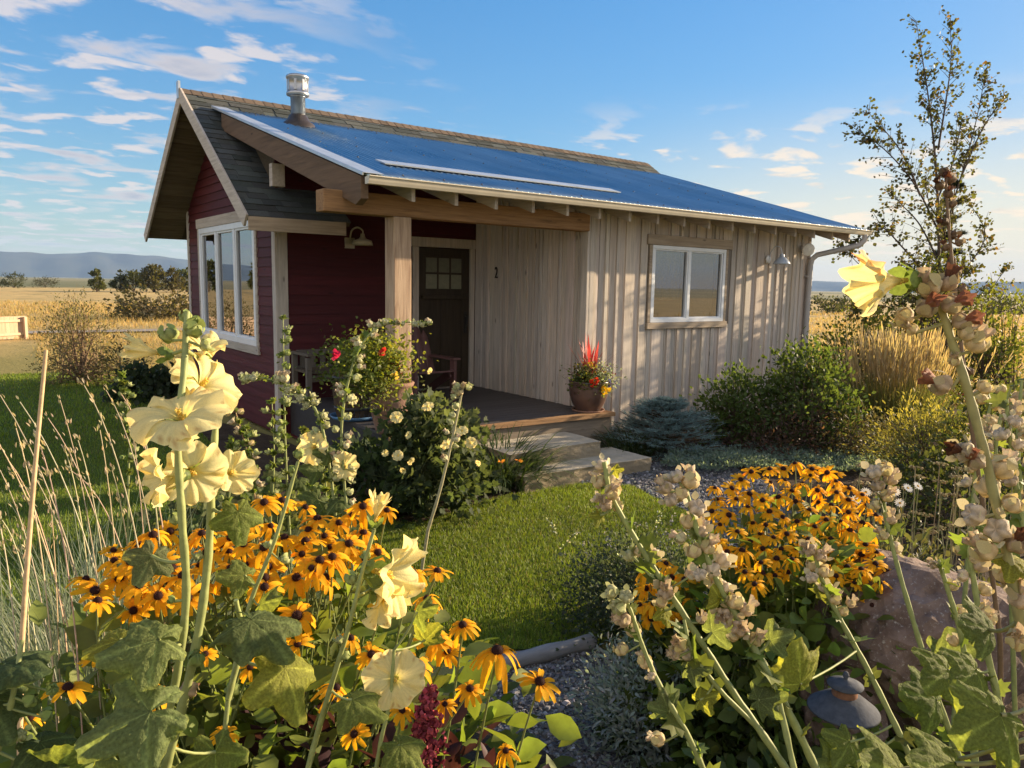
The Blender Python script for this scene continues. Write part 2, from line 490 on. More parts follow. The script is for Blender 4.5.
def window(o, u, n, w, h, fr, splits, parent, glass, label=None):
    """frame with panes; o lower-left corner on the wall face, u along, n outward"""
    o, u, n = map(np.asarray, (o, u, n)); z = np.array([0, 0, 1.])
    m = MB()
    def bar(a0, a1, z0, z1, d0, d1):
        c = o+u*(a0+a1)/2+z*(z0+z1)/2+n*(d0+d1)/2
        m.obox(c, u*(a1-a0)/2, n*(d1-d0)/2, z*(z1-z0)/2)
    bar(0, w, 0, fr, -.05, .035); bar(0, w, h-fr, h, -.05, .035)
    bar(0, fr, fr, h-fr, -.05, .034); bar(w-fr, w, fr, h-fr, -.05, .034)
    xs = [fr*.6]+[w*q for q in splits]+[w-fr*.6]
    for q in splits: bar(w*q-fr*.5, w*q+fr*.5, fr, h-fr, -.05, .030)
    for a, b in zip(xs, xs[1:]):                      # a thin inner sash round every pane
        s = fr*.45; a2, b2, lo, hi = a+fr*.45, b-fr*.45, fr*.9, h-fr*.9
        bar(a2, a2+s, lo, hi, -.04, .018); bar(b2-s, b2, lo, hi, -.04, .018)
        bar(a2+s, b2-s, lo, lo+s, -.04, .017); bar(a2+s, b2-s, hi-s, hi, -.04, .017)
    wo = part(m, 'window', WHITE, parent, label); bevel(wo, .004, 1)
    for a, b in zip(xs, xs[1:]):
        p = MB(); c = o+u*(a+b)/2+z*h/2-n*.012; du, dz_ = u*((b-a)/2-fr*.2), z*(h/2-fr*.8)
        p.add([c-du-dz_, c+du-dz_, c+du+dz_, c-du+dz_], [(0, 1, 2, 3)]); part(p, 'pane', glass, wo)
    return wo


# --- board walls (board-on-board, every board its own slat in the mesh)
def board_wall(face, along, out, a0, a1, zb, zt, hole=None):
    m = MB(); face, along, out = map(np.asarray, (face, along, out)); a = a0; up = np.array([0, 0, 1.])
    while a < a1:
        wd = rs.uniform(.13, .22); e = min(a+wd, a1); raised = rs.rand() < .52
        spans = [(zb, zt(a))]
        if hole and e > hole[0]-.02 and a < hole[1]+.02: spans = [(zb, hole[2]), (hole[3], zt(a))]
        for z0, z1 in spans:
            t = tone(.16)*np.array([1+rs.uniform(-.03, .05), 1, 1+rs.uniform(-.05, .03)])
            d = .012+rs.uniform(0, .004); cen = face+along*(a+e)/2+up*(z0+z1)/2
            m.obox(cen+out*d/2, along*((e-a)/2-.0035), out*d/2, up*(z1-z0)/2, t)
        a = e
    a = a0+.02
    while a < a1-.05:                                   # raised battens of uneven width over the joints
        wd = rs.choice([.05, .06, .13, .17]); e = a+wd
        spans = [(zb, zt(a)-.005)]
        if hole and e > hole[0]-.03 and a < hole[1]+.03: spans = [(zb, hole[2]), (hole[3], zt(a)-.005)]
        for z0, z1 in spans:
            t = tone(.15)*np.array([1+rs.uniform(-.02, .06), 1, 1+rs.uniform(-.06, .03)])
            cen = face+along*(a+e)/2+up*(z0+z1)/2; tl = along+out*rs.uniform(-.02, .02)
            m.obox(cen+out*.024, tl*((e-a)/2), out*.0115, up*(z1-z0)/2, t)
        a = e+rs.uniform(.09, .17)
    return m


WX0, WX1, WZ0, WZ1 = 1.114, 2.641, 1.062, 2.085
m = board_wall((0, 0, 0), (1, 0, 0), (0, -1, 0), .045, XFR, -.36, lambda a: 2.55, (WX0-.05, WX1+.05, WZ0-.04, WZ1+.04))
dk = C0*.4; m.box((0, .002, -.45), (WX0, .1, 2.6), dk); m.box((WX1, .002, -.45), (XFR, .1, 2.6), dk)
m.box((WX0, .002, -.45), (WX1, .1, WZ0), dk); m.box((WX0, .002, WZ1), (WX1, .1, 2.6), dk)
bevel(part(m, 'wall', WOODV, cabin, 'pale weathered board wall with the sliding window'), .003, 1)
m = board_wall((0, 0, 0), (0, 1, 0), (-1, 0, 0), .0, YD-.13, -.0, lambda a: 2.60+MS*a)
m.prism([(.002, .1, -.4), (.002, YD+.1, -.4), (.002, YD+.1, 3.25), (.002, .1, 2.6)], (.09, 0, 0), dk)
bevel(part(m, 'wall', WOODV, cabin, 'shaded weathered board wall beside the door'), .003, 1)
m = MB()
for k in range(2): m.box((-.044+k*.0445, -.045, -.34) if k == 0 else (.003, -.046, -.34), (-.001, .062, 2.55) if k == 0 else (.075, -.001, 2.55), tone(.05))
bevel(part(m, 'corner_board', WOODV, cabin), .003, 1)


# --- red lap siding
def laps(pt, zlist, spans, ex, axis):
    m = MB(); up = np.array([0, 0, 1.])
    for z in zlist:
        for a0, a1 in spans(z+.06):
            cuts = [a0]
            while a1-cuts[-1] > 2.6: cuts.append(cuts[-1]+rs.uniform(1.4, 2.4))
            cuts.append(a1)
            for b0, b1 in zip(cuts, cuts[1:]):
                P = [pt(b0, z, .026), pt(b0, z+ex+.012, .008), pt(b0, z+ex+.012, 0), pt(b0, z, 0)]
                Q = np.array(pt(b1-.002, z, 0))-np.array(pt(b0, z, 0))
                m.prism(P, Q, tone(.14))
    return m


GW = (3.19, 5.88, .643, 2.328)
YB = 6.617


def gspan(z):
    half = (ZR-.10-z)/TS; lo, hi = max(YD, YR-half), min(YB, YR+half)
    if hi <= lo: return []
    if GW[2]-.12 < z < GW[3]+.12: return [(lo, GW[0]-.03), (GW[1]+.03, hi)]
    return [(lo, hi)]


m = laps(lambda a, z, d: (XG-d, a, z), np.arange(-.42, 3.9, .125), gspan, .125, 'y')
def panel(y0, y1, z0, z1=None):
    ys = [y0]+([YR] if y0 < YR < y1 else [])+[y1]
    top = [(XG, y, (rz(y)-.08) if z1 is None else z1) for y in ys][::-1]
    m.prism([(XG, y0, z0), (XG, y1, z0)]+top, (.1, 0, 0))
panel(YD+.03, GW[0], -.45); panel(GW[1], YB, -.45); panel(GW[0], GW[1], -.45, GW[2]); panel(GW[0], GW[1], GW[3])
part(m, 'wall', RED, cabin, 'dark red lap-sided gable wall with the tall window')
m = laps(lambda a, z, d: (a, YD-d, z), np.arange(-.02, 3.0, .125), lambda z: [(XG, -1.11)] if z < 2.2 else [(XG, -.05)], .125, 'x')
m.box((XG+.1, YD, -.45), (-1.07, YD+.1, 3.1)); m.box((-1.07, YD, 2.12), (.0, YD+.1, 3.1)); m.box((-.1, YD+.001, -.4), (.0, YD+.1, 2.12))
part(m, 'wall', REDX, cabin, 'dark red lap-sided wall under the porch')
m = MB()
m.box((XG, YB, -.45), (5.3, YB+.1, 2.7)); m.prism([(5.2, YD, -.45), (5.2, YB, -.45), (5.2, YB, rz(YB)-.1), (5.2, YR, ZR-.1), (5.2, YD, rz(YD)-.1)], (.1, 0, 0))
m.box((XFR-.1, .1, -.45), (XFR, YD+.1, 2.6)); m.box((XFR-.05, YD, -.45), (5.2, YD+.1, 2.7)); m.prism([(XFR-.1, .1, 2.6), (XFR-.1, YD+.1, 2.6), (XFR-.1, YD+.1, 3.25)], (.1, 0, 0))
m.box((XG+.1, .102, -.455), (5.19, YB, -.44))
part(m, 'wall', RED, cabin)
# corner boards and trims
m = MB(); m.box((XG-.032, YD-.032, -.44), (XG+.004, YD+.085, 2.2), tone(.05)); m.box((XG+.005, YD-.034, -.02), (XG+.13, YD-.001, 2.2), tone(.05))
bevel(part(m, 'corner_board', WOODV, cabin), .003, 1)
m = MB(); m.box((XG-.032, YB-.11, -.44), (XG, YB+.0, rz(YB)-.06)); bevel(part(m, 'corner_board', WOODV, cabin), .003, 1)

# --- gable window, trim, panes
gw = window((XG, GW[1], GW[2]), (0, -1, 0), (-1, 0, 0), GW[1]-GW[0], GW[3]-GW[2], .085, (1/3., 2/3.), cabin, GLASS, label='tall white three-pane window in the red gable')
m = MB()
m.box((XG-.045, GW[0]-.10, GW[3]), (XG, GW[1]+.10, GW[3]+.15), tone(.05)); m.box((XG-.05, GW[0]-.10, GW[2]-.11), (XG, GW[1]+.10, GW[2]), tone(.05))
m.box((XG-.036, GW[0]-.075, GW[2]), (XG, GW[0], GW[3]), tone(.05)); m.box((XG-.036, GW[1], GW[2]), (XG, GW[1]+.075, GW[3]), tone(.05))
bevel(part(m, 'window_trim', WOODY, gw), .004, 1)
# --- front window: white slider, the left sash with a drawn curtain
fw = window((WX0, -.012, WZ0), (1, 0, 0), (0, -1, 0), WX1-WX0, WZ1-WZ0, .052, (.49,), cabin, GLASS2, label='white sliding window in the board wall')
m = MB(); x0 = WX0+.05; xx = np.linspace(x0, WX0+.74, 90); zz = np.array([WZ0+.30, WZ1-.05])
V = np.array([(x, .13+.022*sin(34*x)+.012*sin(71*x+1), z) for z in zz for x in xx]); n = len(xx)
m.add(V, np.array([(i, i+1, n+i+1, n+i) for i in range(n-1)]), (.50, .42, .32), True)
part(m, 'curtain', MATTE, fw)
m = MB(); m.box((WX0+.80, .13, WZ0+.02), (WX1-.05, .135, WZ1-.05), (.42, .38, .33)); part(m, 'blind', MATTE, fw)
m = MB()
m.box((WX0-.11, -.062, WZ1+.002), (WX1+.12, -.001, WZ1+.135), tone(.04)); m.box((WX0-.07, -.064, WZ0-.085), (WX1+.07, -.001, WZ0-.002), tone(.04))
m.box((WX0-.055, -.046, WZ0), (WX0-.002, -.001, WZ1), tone(.04)); m.box((WX1+.002, -.046, WZ0), (WX1+.055, -.001, WZ1), tone(.04))
bevel(part(m, 'window_trim', WOODX, fw), .004, 1)

# --- door
DX0, DX1, DH = -.985, -.115, 2.03
m = MB(); y = YD+.02
m.box((DX0, y, 0.01), (DX1, y+.05, DH))
st = .12
for a, b, c, d in ((DX0, DX0+st, .01, DH), (DX1-st, DX1, .01, DH), (DX0+st, DX1-st, .01, .24), (DX0+st, DX1-st, 1.30, 1.44), (DX0+st, DX1-st, DH-.12, DH), ((DX0+DX1)/2-.05, (DX0+DX1)/2+.05, .24, 1.30)):
    m.box((a, y-.016, c), (b, y-.001, d), tone(.1))
m.box((DX0+.05, y-.06, 1.31), (DX1-.05, y-.017, 1.36), tone(.1))
lx0, lx1, lz0, lz1 = DX0+st, DX1-st, 1.44, DH-.12
for q in (1/3., 2/3.): m.box((lx0+(lx1-lx0)*q-.014, y-.014, lz0), (lx0+(lx1-lx0)*q+.014, y-.001, lz1))
m.box((lx0, y-.0145, (lz0+lz1)/2-.014), (lx1, y-.0005, (lz0+lz1)/2+.014))
door = part(m, 'door', DOORW, cabin, 'dark panelled wooden door with six small panes'); bevel(door, .003, 1)
for i in range(3):
    for j in range(2):
        a = lx0+(lx1-lx0)*i/3.+.015; b = lx0+(lx1-lx0)*(i+1)/3.-.015; c = lz0+(lz1-lz0)*j/2+.015; d = lz0+(lz1-lz0)*(j+1)/2-.015
        m = MB(); m.box((a, y-.008, c), (b, y-.002, d), (.22, .22, .15) if j == 0 or i > 9 else (.15, .15, .10)); part(m, 'pane', SATIN, door)
m = MB(); hx = DX1-.07
m.box((hx-.025, y-.028, .80), (hx+.025, y-.017, 1.12), (.02, .018, .016)); m.tube([(hx, y-.02, 1.06), (hx, y-.07, 1.06), (hx, y-.08, .95), (hx, y-.03, .85)], .009, (.03, .027, .024), 8)
part(m, 'handle', SATIN, door)
m = MB(); m.box((DX0-.10, YD-.034, .0), (DX0-.004, YD+.02, DH+.01), tone(.05)); m.box((DX1+.004, YD-.034, 0), (DX1+.075, YD+.02, DH+.01), tone(.05))
m.box((DX0-.14, YD-.040, DH+.012), (DX1+.08, YD+.02, DH+.145), tone(.05)); m.box((DX0-.02, YD-.05, -.0), (DX1+.02, YD+.03, .02), tone(.05)*.5)
bevel(part(m, 'door_frame', WOODV, cabin), .004, 1)

# --- house number
cu = bpy.data.curves.new('house_number', 'FONT'); cu.body = '2'; cu.size = .23; cu.extrude = .006; cu.align_x = 'CENTER'; cu.align_y = 'CENTER'
tmp = bpy.data.objects.new('tmp', cu); COL.objects.link(tmp); dg = bpy.context.evaluated_depsgraph_get(); me = bpy.data.meshes.new_from_object(tmp.evaluated_get(dg))
bpy.data.objects.remove(tmp); me.materials.clear(); me.materials.append(BLACK)
ho = inst(me, 'house_number', cabin, Matrix(((0, 0, -1, -.050), (-.62, 0, 0, 1.86), (0, 1, 0, 1.69), (0, 0, 0, 1))))

# --- gable roof: slabs, shingles, soffit planks
def slope_frame(front):
    s = -1 if front else 1
    d = np.array([0, s, -TS]); d /= np.linalg.norm(d); nrm = np.array([0, s*TS, 1.]); nrm /= np.linalg.norm(nrm)
    return d, nrm


SLEN = sqrt((YR-YEF)**2+(ZR-ZE)**2); XC = -2.28
for front in (True, False):
    d, nrm = slope_frame(front); apex = np.array([0, YR, ZR]); m = MB()
    segs = [(XL+.01, XC, SLEN), (XC+.001, XRR, 2.35)] if front else [(XL+.01, XRR, SLEN)]
    for a, b, L in segs:
        P = [apex+nrm*-.012, apex+d*L-nrm*.012, apex+d*L-nrm*.06, apex-nrm*.06]
        m.prism([p+np.array([a, 0, 0]) for p in P], (b-a, 0, 0), (.10, .085, .06))
    if front:
        ex = .135; nc = int(SLEN/ex)
        for c in range(nc+1):
            t1 = SLEN-c*ex+.02; x = XL-.01+rs.uniform(-.2, 0)
            while x < XRR:
                wd = rs.uniform(.16, .34); xe = min(x+wd, XRR); xs = max(x, XL+.012)
                if t1 > 2.36 and xe > XC: xe = min(xe, XC)
                if xe-xs > .02 and not (t1 > 2.36 and xs >= XC):
                    th = rs.choice([.007, .013, .016]); t0 = max(t1-.30, .0)
                    tn = np.array([.072, .080, .076])*rs.uniform(.62, 1.3)*np.array([rs.uniform(.95, 1.08), 1, rs.uniform(.92, 1.05)])
                    A, B = apex+d*t1+nrm*(.006+th), apex+d*t0+nrm*.001
                    P = [A+np.array([xs, 0, 0]), A+np.array([xe-.003, 0, 0]), B+np.array([xe-.003, 0, 0]), B+np.array([xs, 0, 0])]
                    A2 = A-nrm*(th+.004)
                    P += [A2+np.array([xs, 0, 0]), A2+np.array([xe-.003, 0, 0])]
                    m.add(P, [(0, 1, 2, 3), (4, 5, 1, 0), (4, 0, 3), (1, 5, 2)], tn)
                x += wd
    part(m, 'roof', SHING, cabin, 'dark shingled front roof slope' if front else 'rear roof slope')
    # soffit planks along the ridge direction, seen under the overhang
    m = MB(); t = .05
    while t < SLEN-.05:
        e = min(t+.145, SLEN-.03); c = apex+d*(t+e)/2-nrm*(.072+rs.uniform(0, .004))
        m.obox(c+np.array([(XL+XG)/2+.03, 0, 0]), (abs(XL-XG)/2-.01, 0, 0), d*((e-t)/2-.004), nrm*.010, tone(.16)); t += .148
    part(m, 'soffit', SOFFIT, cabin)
    m = MB()                                            # rake board
    lo = apex+d*(SLEN+.03); a = apex+nrm*.015
    a = apex+nrm*.030; P = [a, lo+nrm*.030, lo-nrm*.135+d*-.02, a]
    P[3] = np.array([0, YR, P[0][2]-.20])
    m.prism([p+np.array([XL-.012, 0, 0]) for p in P], (.03, 0, 0), tone(.04)*1.1)
    bevel(part(m, 'rake_board', WOODY, cabin), .003, 1)
m = MB(); m.box((XL+.02, YEF-.03, ZE-.165), (XC-.07, YEF-.002, ZE-.005), tone(.04)); bevel(part(m, 'eave_board', WOODX, cabin), .003, 1)
m = MB(); m.box((XL-.02, YR+.02, ZR-.10), (XL+.01, YR+.13, ZR+.13), (1, 1, 1)); part(m, 'ridge_flashing', ALU, cabin)
m = MB(); x = XL-.01                                     # ridge caps
df, nf = slope_frame(True); dr, nr_ = slope_frame(False)
while x < XRR-.02:
    e = min(x+.30, XRR); lift = .030; ap = np.array([0, YR, ZR])
    tn = np.array([.13, .098, .072])*rs.uniform(.75, 1.25)  # sunlit warmth painted in: browner and lighter than the slope shingles
    for dd, nn in ((df, nf), (dr, nr_)):
        P = [ap+np.array([x, 0, lift]), ap+dd*.14+nn*.022+np.array([x, 0, 0]), ap+dd*.14+nn*.014+np.array([e, 0, 0]), ap+np.array([e, 0, lift-.014])]
        if dd is dr: P = P[::-1]
        m.add(P, [(0, 1, 2, 3)], tn); Q = [p-np.array([0, 0, .016]) for p in P]
        i0, i1 = (0, 1) if dd is df else (3, 2)
        m.add([P[i0], P[i1], Q[i1], Q[i0]], [(0, 1, 2, 3)], tn*.8)
    x += .145
part(m, 'ridge_cap', SHING, cabin)

# --- metal porch roof
nx = 960; xs = np.linspace(0, 1, nx); ys = np.linspace(MY0-.05, MY1, 14)
V = []
for j, yv in enumerate(ys):
    q = (yv-MY0)/(MY1-MY0); x1 = MX1+.30*q; X = MX0+(x1-MX0)*xs
    V.append(np.stack([X, np.full(nx, yv), mz(yv)+.015*np.sin(2*pi*(xs*(MX1-MX0))/.0762)+.004*sin(j*1.9)*np.sin(xs*9)], 1))
V = np.concatenate(V); i, j = np.meshgrid(np.arange(len(ys)-1), np.arange(nx-1), indexing='ij')
F = np.stack([i*nx+j, i*nx+j+1, (i+1)*nx+j+1, (i+1)*nx+j], -1).reshape(-1, 4)
sheet_t = rs.uniform(.86, 1.1, 20)[np.clip(((V[:, 0]-MX0)/.62).astype(int), 0, 19)]; m = MB(); m.add(V, F, sheet_t[:, None]*C0, True)
mroof = part(m, 'roof', METAL, cabin, 'blue corrugated steel porch roof')
mo = mroof.modifiers.new('solid', 'SOLIDIFY'); mo.thickness = .004; mo.offset = -1
m = MB(); nn = np.array([0, -MS, 1.]); nn /= np.linalg.norm(nn)
for yv in (MY0+.12, MY0+1.1, MY0+2.1, MY0+3.1, MY1-.3):
    for xv in np.arange(MX0+.45, MX1, .46):
        m.lathe([(0, .013), (.008, .011), (.011, .003), (.016, 0)], (xv, yv, mz(yv)+.009), (.10, .10, .10), 8, axis=nn)
part(m, 'roof_screws', SATIN, mroof)
m = MB(); L = np.array([0, 1., MS]); L /= np.linalg.norm(L); mid = np.array([MX0+.06, (MY0+MY1)/2-.02, mz((MY0+MY1)/2)+.018]); hl = sqrt(1+MS*MS)*(MY1-MY0)/2+.03
m.obox(mid, (.10, 0, 0), L*hl, nn*.004); m.obox(mid+np.array([-.106, 0, 0])-nn*.012, (.005, 0, 0), L*(hl), nn*.016)
bevel(part(m, 'flashing', ALU, mroof), .003, 1)
m = MB()
for a, b in ((-2.66, .0), (-.02, .74)):
    m.obox(((a+b)/2, .32, mz(.32)+.028), ((b-a)/2, 0, 0), L*.115, nn*.006, tone(.04)*1.3)
part(m, 'snow_guard', ALU, mroof)

# --- structure under the metal roof
raf = list(np.arange(-2.70, 5.4, .492))
for x in raf:
    m = MB(); y0, y1 = MY0+.06, 2.5
    P = [(x-.02, y0, mz(y0)-.03), (x-.02, y1, mz(y1)-.03), (x-.02, y1, mz(y1)-.15), (x-.02, y0, mz(y0)-.215)]
    m.prism(P, (.04, 0, 0), tone(.15)); part(m, 'rafter', WOODY, cabin)
m = MB(); y0, y1 = MY0+.02, 3.72
P = [(MX0-.035, y0, mz(y0)-.02), (MX0-.035, y1, mz(y1)-.02), (MX0-.035, y1, mz(y1)-.24), (MX0-.035, y0+.12, mz(y0)-.27), (MX0-.035, y0, mz(y0)-.22)]
m.prism(P, (.075, 0, 0)); bevel(part(m, 'barge_board', TIMBY, cabin), .006)
m = MB(); m.box((-3.13, 2.22, 2.66), (-2.97, 2.32, 2.93), tone(.05)*1.15); bevel(part(m, 'lookout_block', WOODY, cabin), .004, 1)
m = MB()                                                 # sheathing under the steel
y = MY0+.03
while y < 3.6:
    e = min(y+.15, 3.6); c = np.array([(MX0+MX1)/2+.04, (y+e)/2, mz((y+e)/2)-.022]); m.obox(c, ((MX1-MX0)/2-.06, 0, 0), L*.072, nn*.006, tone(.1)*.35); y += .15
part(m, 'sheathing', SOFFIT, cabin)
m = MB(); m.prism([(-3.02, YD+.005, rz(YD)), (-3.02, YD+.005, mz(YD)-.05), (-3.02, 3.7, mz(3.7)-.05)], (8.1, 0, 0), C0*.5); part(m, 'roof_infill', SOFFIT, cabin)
m = MB(); m.box((-3.46, -.085, 2.19), (-.05, .105, 2.40)); bevel(part(m, 'porch_beam', TIMBX, cabin), .012)
PX0, PX1 = -2.722, -2.52
m = MB(); m.box((PX0, -.095, 0), (PX1, .105, 2.189)); bevel(part(m, 'porch_post', TIMBZ, cabin), .010)
m = MB(); m.box((PX0-.03, -.125, .001), (PX1+.03, .135, .035)); bevel(part(m, 'post_base', BLACK, cabin), .004, 1)

# gutter: an open trough with a rolled lip
prof = [(-.005, .085), (-.005, 0.0), (-.085, 0.0), (-.100, .035), (-.112, .075), (-.125, .085), (-.125, .098), (-.112, .098), (-.108, .088), (-.095, .04), (-.082, .006), (-.008, .006), (-.008, .085)]
prof = [(a*.85, .025+b*.74) for a, b in prof]
m = MB(); m.prism([(MX0-.02, MY0-.03+a, MZ0-.115+b) for a, b in prof], (MX1-MX0+.05, 0, 0))
for xx in (MX0-.022, MX1+.028): m.prism([(xx, MY0-.03+a, MZ0-.115+b) for a, b in prof[:7]], (.004, 0, 0))
part(m, 'gutter', CREAM, cabin)
m = MB(); pth = [(5.36, -.60, 2.42), (5.36, -.60, 2.33), (5.30, -.55, 2.25), (5.05, -.35, 2.17), (4.80, -.14, 2.09), (4.74, -.095, 2.02), (4.72, -.085, 1.93), (4.72, -.085, .8), (4.72, -.085, -.30), (4.74, -.16, -.40)]
m.tube(pth, .042, C0, 12); m.obox((4.72, -.06, 1.75), (.055, 0, 0), (0, .03, 0), (0, 0, .015)); m.obox((4.72, -.06, .2), (.055, 0, 0), (0, .03, 0), (0, 0, .015))
part(m, 'downspout', GREYP, cabin)
# stove pipe
fx, fy = -2.33, 3.40; fz = mz(fy)
m = MB(); m.lathe([(.098, -.15), (.098, .36), (.104, .36), (.104, .37)], (fx, fy, fz), C0, 28); fl = part(m, 'stove_pipe', STEEL, cabin)
m = MB(); m.lathe([(.24, -.09), (.22, .005), (.155, .05), (.12, .12), (.105, .13)], (fx, fy, fz), (.045, .035, .03), 28); part(m, 'flashing_boot', SATIN, fl)
m = MB(); m.lathe([(.10, .37), (.150, .385), (.153, .42), (.140, .425), (.140, .60), (.153, .605), (.153, .635), (.13, .65), (0, .655)], (fx, fy, fz), C0, 28)
for k in range(8):
    a = k*pi/4+.2; m.obox((fx+.141*cos(a), fy+.141*sin(a), fz+.51), (-.016*sin(a), .016*cos(a), 0), (.003*cos(a), .003*sin(a), 0), (0, 0, .07), (.15, .15, .15))
part(m, 'pipe_cap', STEEL, fl)

# --- porch floor
m = MB(); y = YD
while y > -.36:
    e = max(y-.14, -.30-.0); m.box((XG+.14, e+.004, -.03), (.06 if e < 0 else -.046, y, 0), tone(.12)); y -= .14
    if y < -.26: break
m.box((XG+.14, -.30, -.45), (.05, YD, -.032), C0*.6)
part(m, 'porch_floor', DECK, cabin)
m = MB(); m.add([(XG+.12, -.304, -.045), (.12, -.304, -.045), (.12, -.304, .004), (XG+.12, -.304, .004), (XG+.12, -.30+.0, -.045), (.12, -.46, -.045), (.12, -.46, .004), (XG+.12, -.301, .004)],
      [(3, 2, 6, 7), (0, 4, 5, 1), (4, 7, 6, 5), (1, 5, 6, 2)], C0*.95)
part(m, 'floor_nosing', TIMBX, cabin)
m = MB(); m.add([(XG+.12, -.303, -.45), (.09, -.303, -.45), (.09, -.302, -.047), (XG+.12, -.302, -.047), (.09, -.40, -.45), (.09, -.40, -.047), (-1.9, -.32, -.45), (-1.9, -.32, -.047)], [(6, 4, 5, 7), (4, 1, 2, 5), (0, 6, 7, 3)], C0*.62)
part(m, 'floor_riser', WOODX, cabin)
# ------------------------------------------------------------------ leaf shapes and plant helpers
def leafshape(w=.3, fold=.10, droop=.10, serr=0.):
    V = np.array([(0, 0, 0), (-w*.85, .3, fold), (0, .3, 0), (w*.85, .3, fold), (-w, .55, fold*.9-droop*.2), (0, .55, -droop*.2), (w, .55, fold*.9-droop*.2),
                  (-w*.6, .8, fold*.5-droop*.6), (0, .8, -droop*.6), (w*.6, .8, fold*.5-droop*.6), (0, 1, -droop)])
    F = [(0, 2, 1), (0, 3, 2), (1, 2, 5, 4), (2, 3, 6, 5), (4, 5, 8, 7), (5, 6, 9, 8), (7, 8, 10), (8, 9, 10)]
    return V, F


L_OVAL, L_LANCE, L_ROUND = leafshape(.30), leafshape(.16, .06, .18), leafshape(.46, .10, .08)
L_QUAD = (np.array([(0, 0, 0), (-.35, .5, .06), (.35, .5, .06), (0, 1, -.05)]), [(0, 2, 3), (0, 3, 1)])
L_NEEDLE = (np.array([(-.06, 0, 0), (.06, 0, 0), (0, 1, 0)]), [(0, 1, 2)])
L_PALM = (np.array([(0, 0, 0), (-.30, -.10, .03), (-.52, .16, .05), (-.34, .34, 0), (-.40, .66, .04), (-.16, .62, .0), (0, 1.0, -.05), (.16, .62, 0), (.40, .66, .04), (.34, .34, 0), (.52, .16, .05), (.30, -.10, .03), (0, .35, -.02)]),
          [(0, 12, 2, 1), (12, 3, 2), (12, 5, 4, 3), (12, 6, 5), (12, 7, 6), (12, 9, 8, 7), (12, 10, 9), (12, 0, 11, 10)])


def rdir(k, zmin=-1., zmax=1.):
    z = rs.uniform(zmin, zmax, k); t = rs.uniform(0, 2*pi, k); r = np.sqrt(1-z*z); return np.stack([r*np.cos(t), r*np.sin(t), z], 1)


def cvar(c, k, v=.25, hue=.10):
    c = np.asarray(c, float); return c*rs.uniform(1-v, 1+v, (k, 1))*rs.uniform(1-hue, 1+hue, (k, 3))


def blades(m, P, H, lean, bend, W, col, tip=None, seg=4, az=None):
    """grass blades; P (k,3) roots, H heights, lean and bend (radians) outward along az"""
    k = len(P); H = np.broadcast_to(H, (k,)); lean = np.broadcast_to(lean, (k,)); bend = np.broadcast_to(bend, (k,)); W = np.broadcast_to(W, (k,))
    if az is None: az = rs.uniform(0, 2*pi, k)
    o = np.stack([np.cos(az), np.sin(az), 0*az], 1); sd = np.stack([-np.sin(az), np.cos(az), 0*az], 1)
    tw = rs.uniform(-.9, .9, k)[:, None]; sd = sd*np.cos(tw)+o*np.sin(tw)
    pts = [np.asarray(P, float)]; a = lean.copy()
    for i in range(seg):
        pts.append(pts[-1]+(H/seg)[:, None]*(np.sin(a)[:, None]*o+np.cos(a)[:, None]*np.array([0, 0, 1.]))); a = a+bend/seg
    V = []; C = []; col = np.broadcast_to(col, (k, 3)); tip = col if tip is None else np.broadcast_to(tip, (k, 3))
    for i in range(seg):
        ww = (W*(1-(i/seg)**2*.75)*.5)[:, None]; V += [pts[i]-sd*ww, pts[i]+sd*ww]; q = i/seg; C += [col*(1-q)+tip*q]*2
    V.append(pts[-1]); C.append(tip)
    nv = 2*seg+1; VV = np.stack(V, 1).reshape(-1, 3); CC = np.stack(C, 1).reshape(-1, 3); b = (np.arange(k)*nv)[:, None]
    Q = np.concatenate([b+np.array([2*i, 2*i+1, 2*i+3, 2*i+2]) for i in range(seg-1)]) if seg > 1 else None
    T = b+np.array([2*seg-2, 2*seg-1, 2*seg])
    if Q is not None: m.add(VV, Q, CC); m.F.append((T+m.n-len(VV), False, 0))
    else: m.add(VV, T, CC)
    return pts[-1]


def bez(p0, p1, p2, n=8):
    t = np.linspace(0, 1, n)[:, None]; return (1-t)**2*np.asarray(p0)+2*t*(1-t)*np.asarray(p1)+t*t*np.asarray(p2)


def spline(pts, n=5):
    """Catmull-Rom through the points"""
    P = np.asarray(pts, float); P = np.vstack([2*P[0]-P[1], P, 2*P[-1]-P[-2]]); out = []
    for i in range(1, len(P)-2):
        for t in np.linspace(0, 1, n, endpoint=False):
            a, b, c, d = P[i-1:i+3]; out.append(.5*(2*b+(c-a)*t+(2*a-5*b+4*c-d)*t*t+(3*b-a-3*c+d)*t**3))
    out.append(P[-2]); return np.array(out)


def vnoise(x, y, sd=0):
    """cheap smooth 2-D noise"""
    r = np.random.RandomState(100+sd); v = 0
    for k in range(7):
        a = r.uniform(0, 2*pi); f = 1.6**k; v = v+np.sin((x*cos(a)+y*sin(a))*f+r.uniform(0, 9))*np.sin((x*sin(a)-y*cos(a))*f*.8+r.uniform(0, 9))/1.35**k
    return v/2.2


# ------------------------------------------------------------------ ground
def berm(x, y, c, r, h): 
    q = ((x-c[0])/r[0])**2+((y-c[1])/r[1])**2; return h*np.clip(1-q, 0, 1)**1.2


def H(x, y):
    x = np.asarray(x, float); y = np.asarray(y, float)
    return G+np.maximum(berm(x, y, (-6.2, -5.2), (1.9, 1.9), .50), berm(x, y, (-3.05, -6.0), (1.35, 1.5), .42))


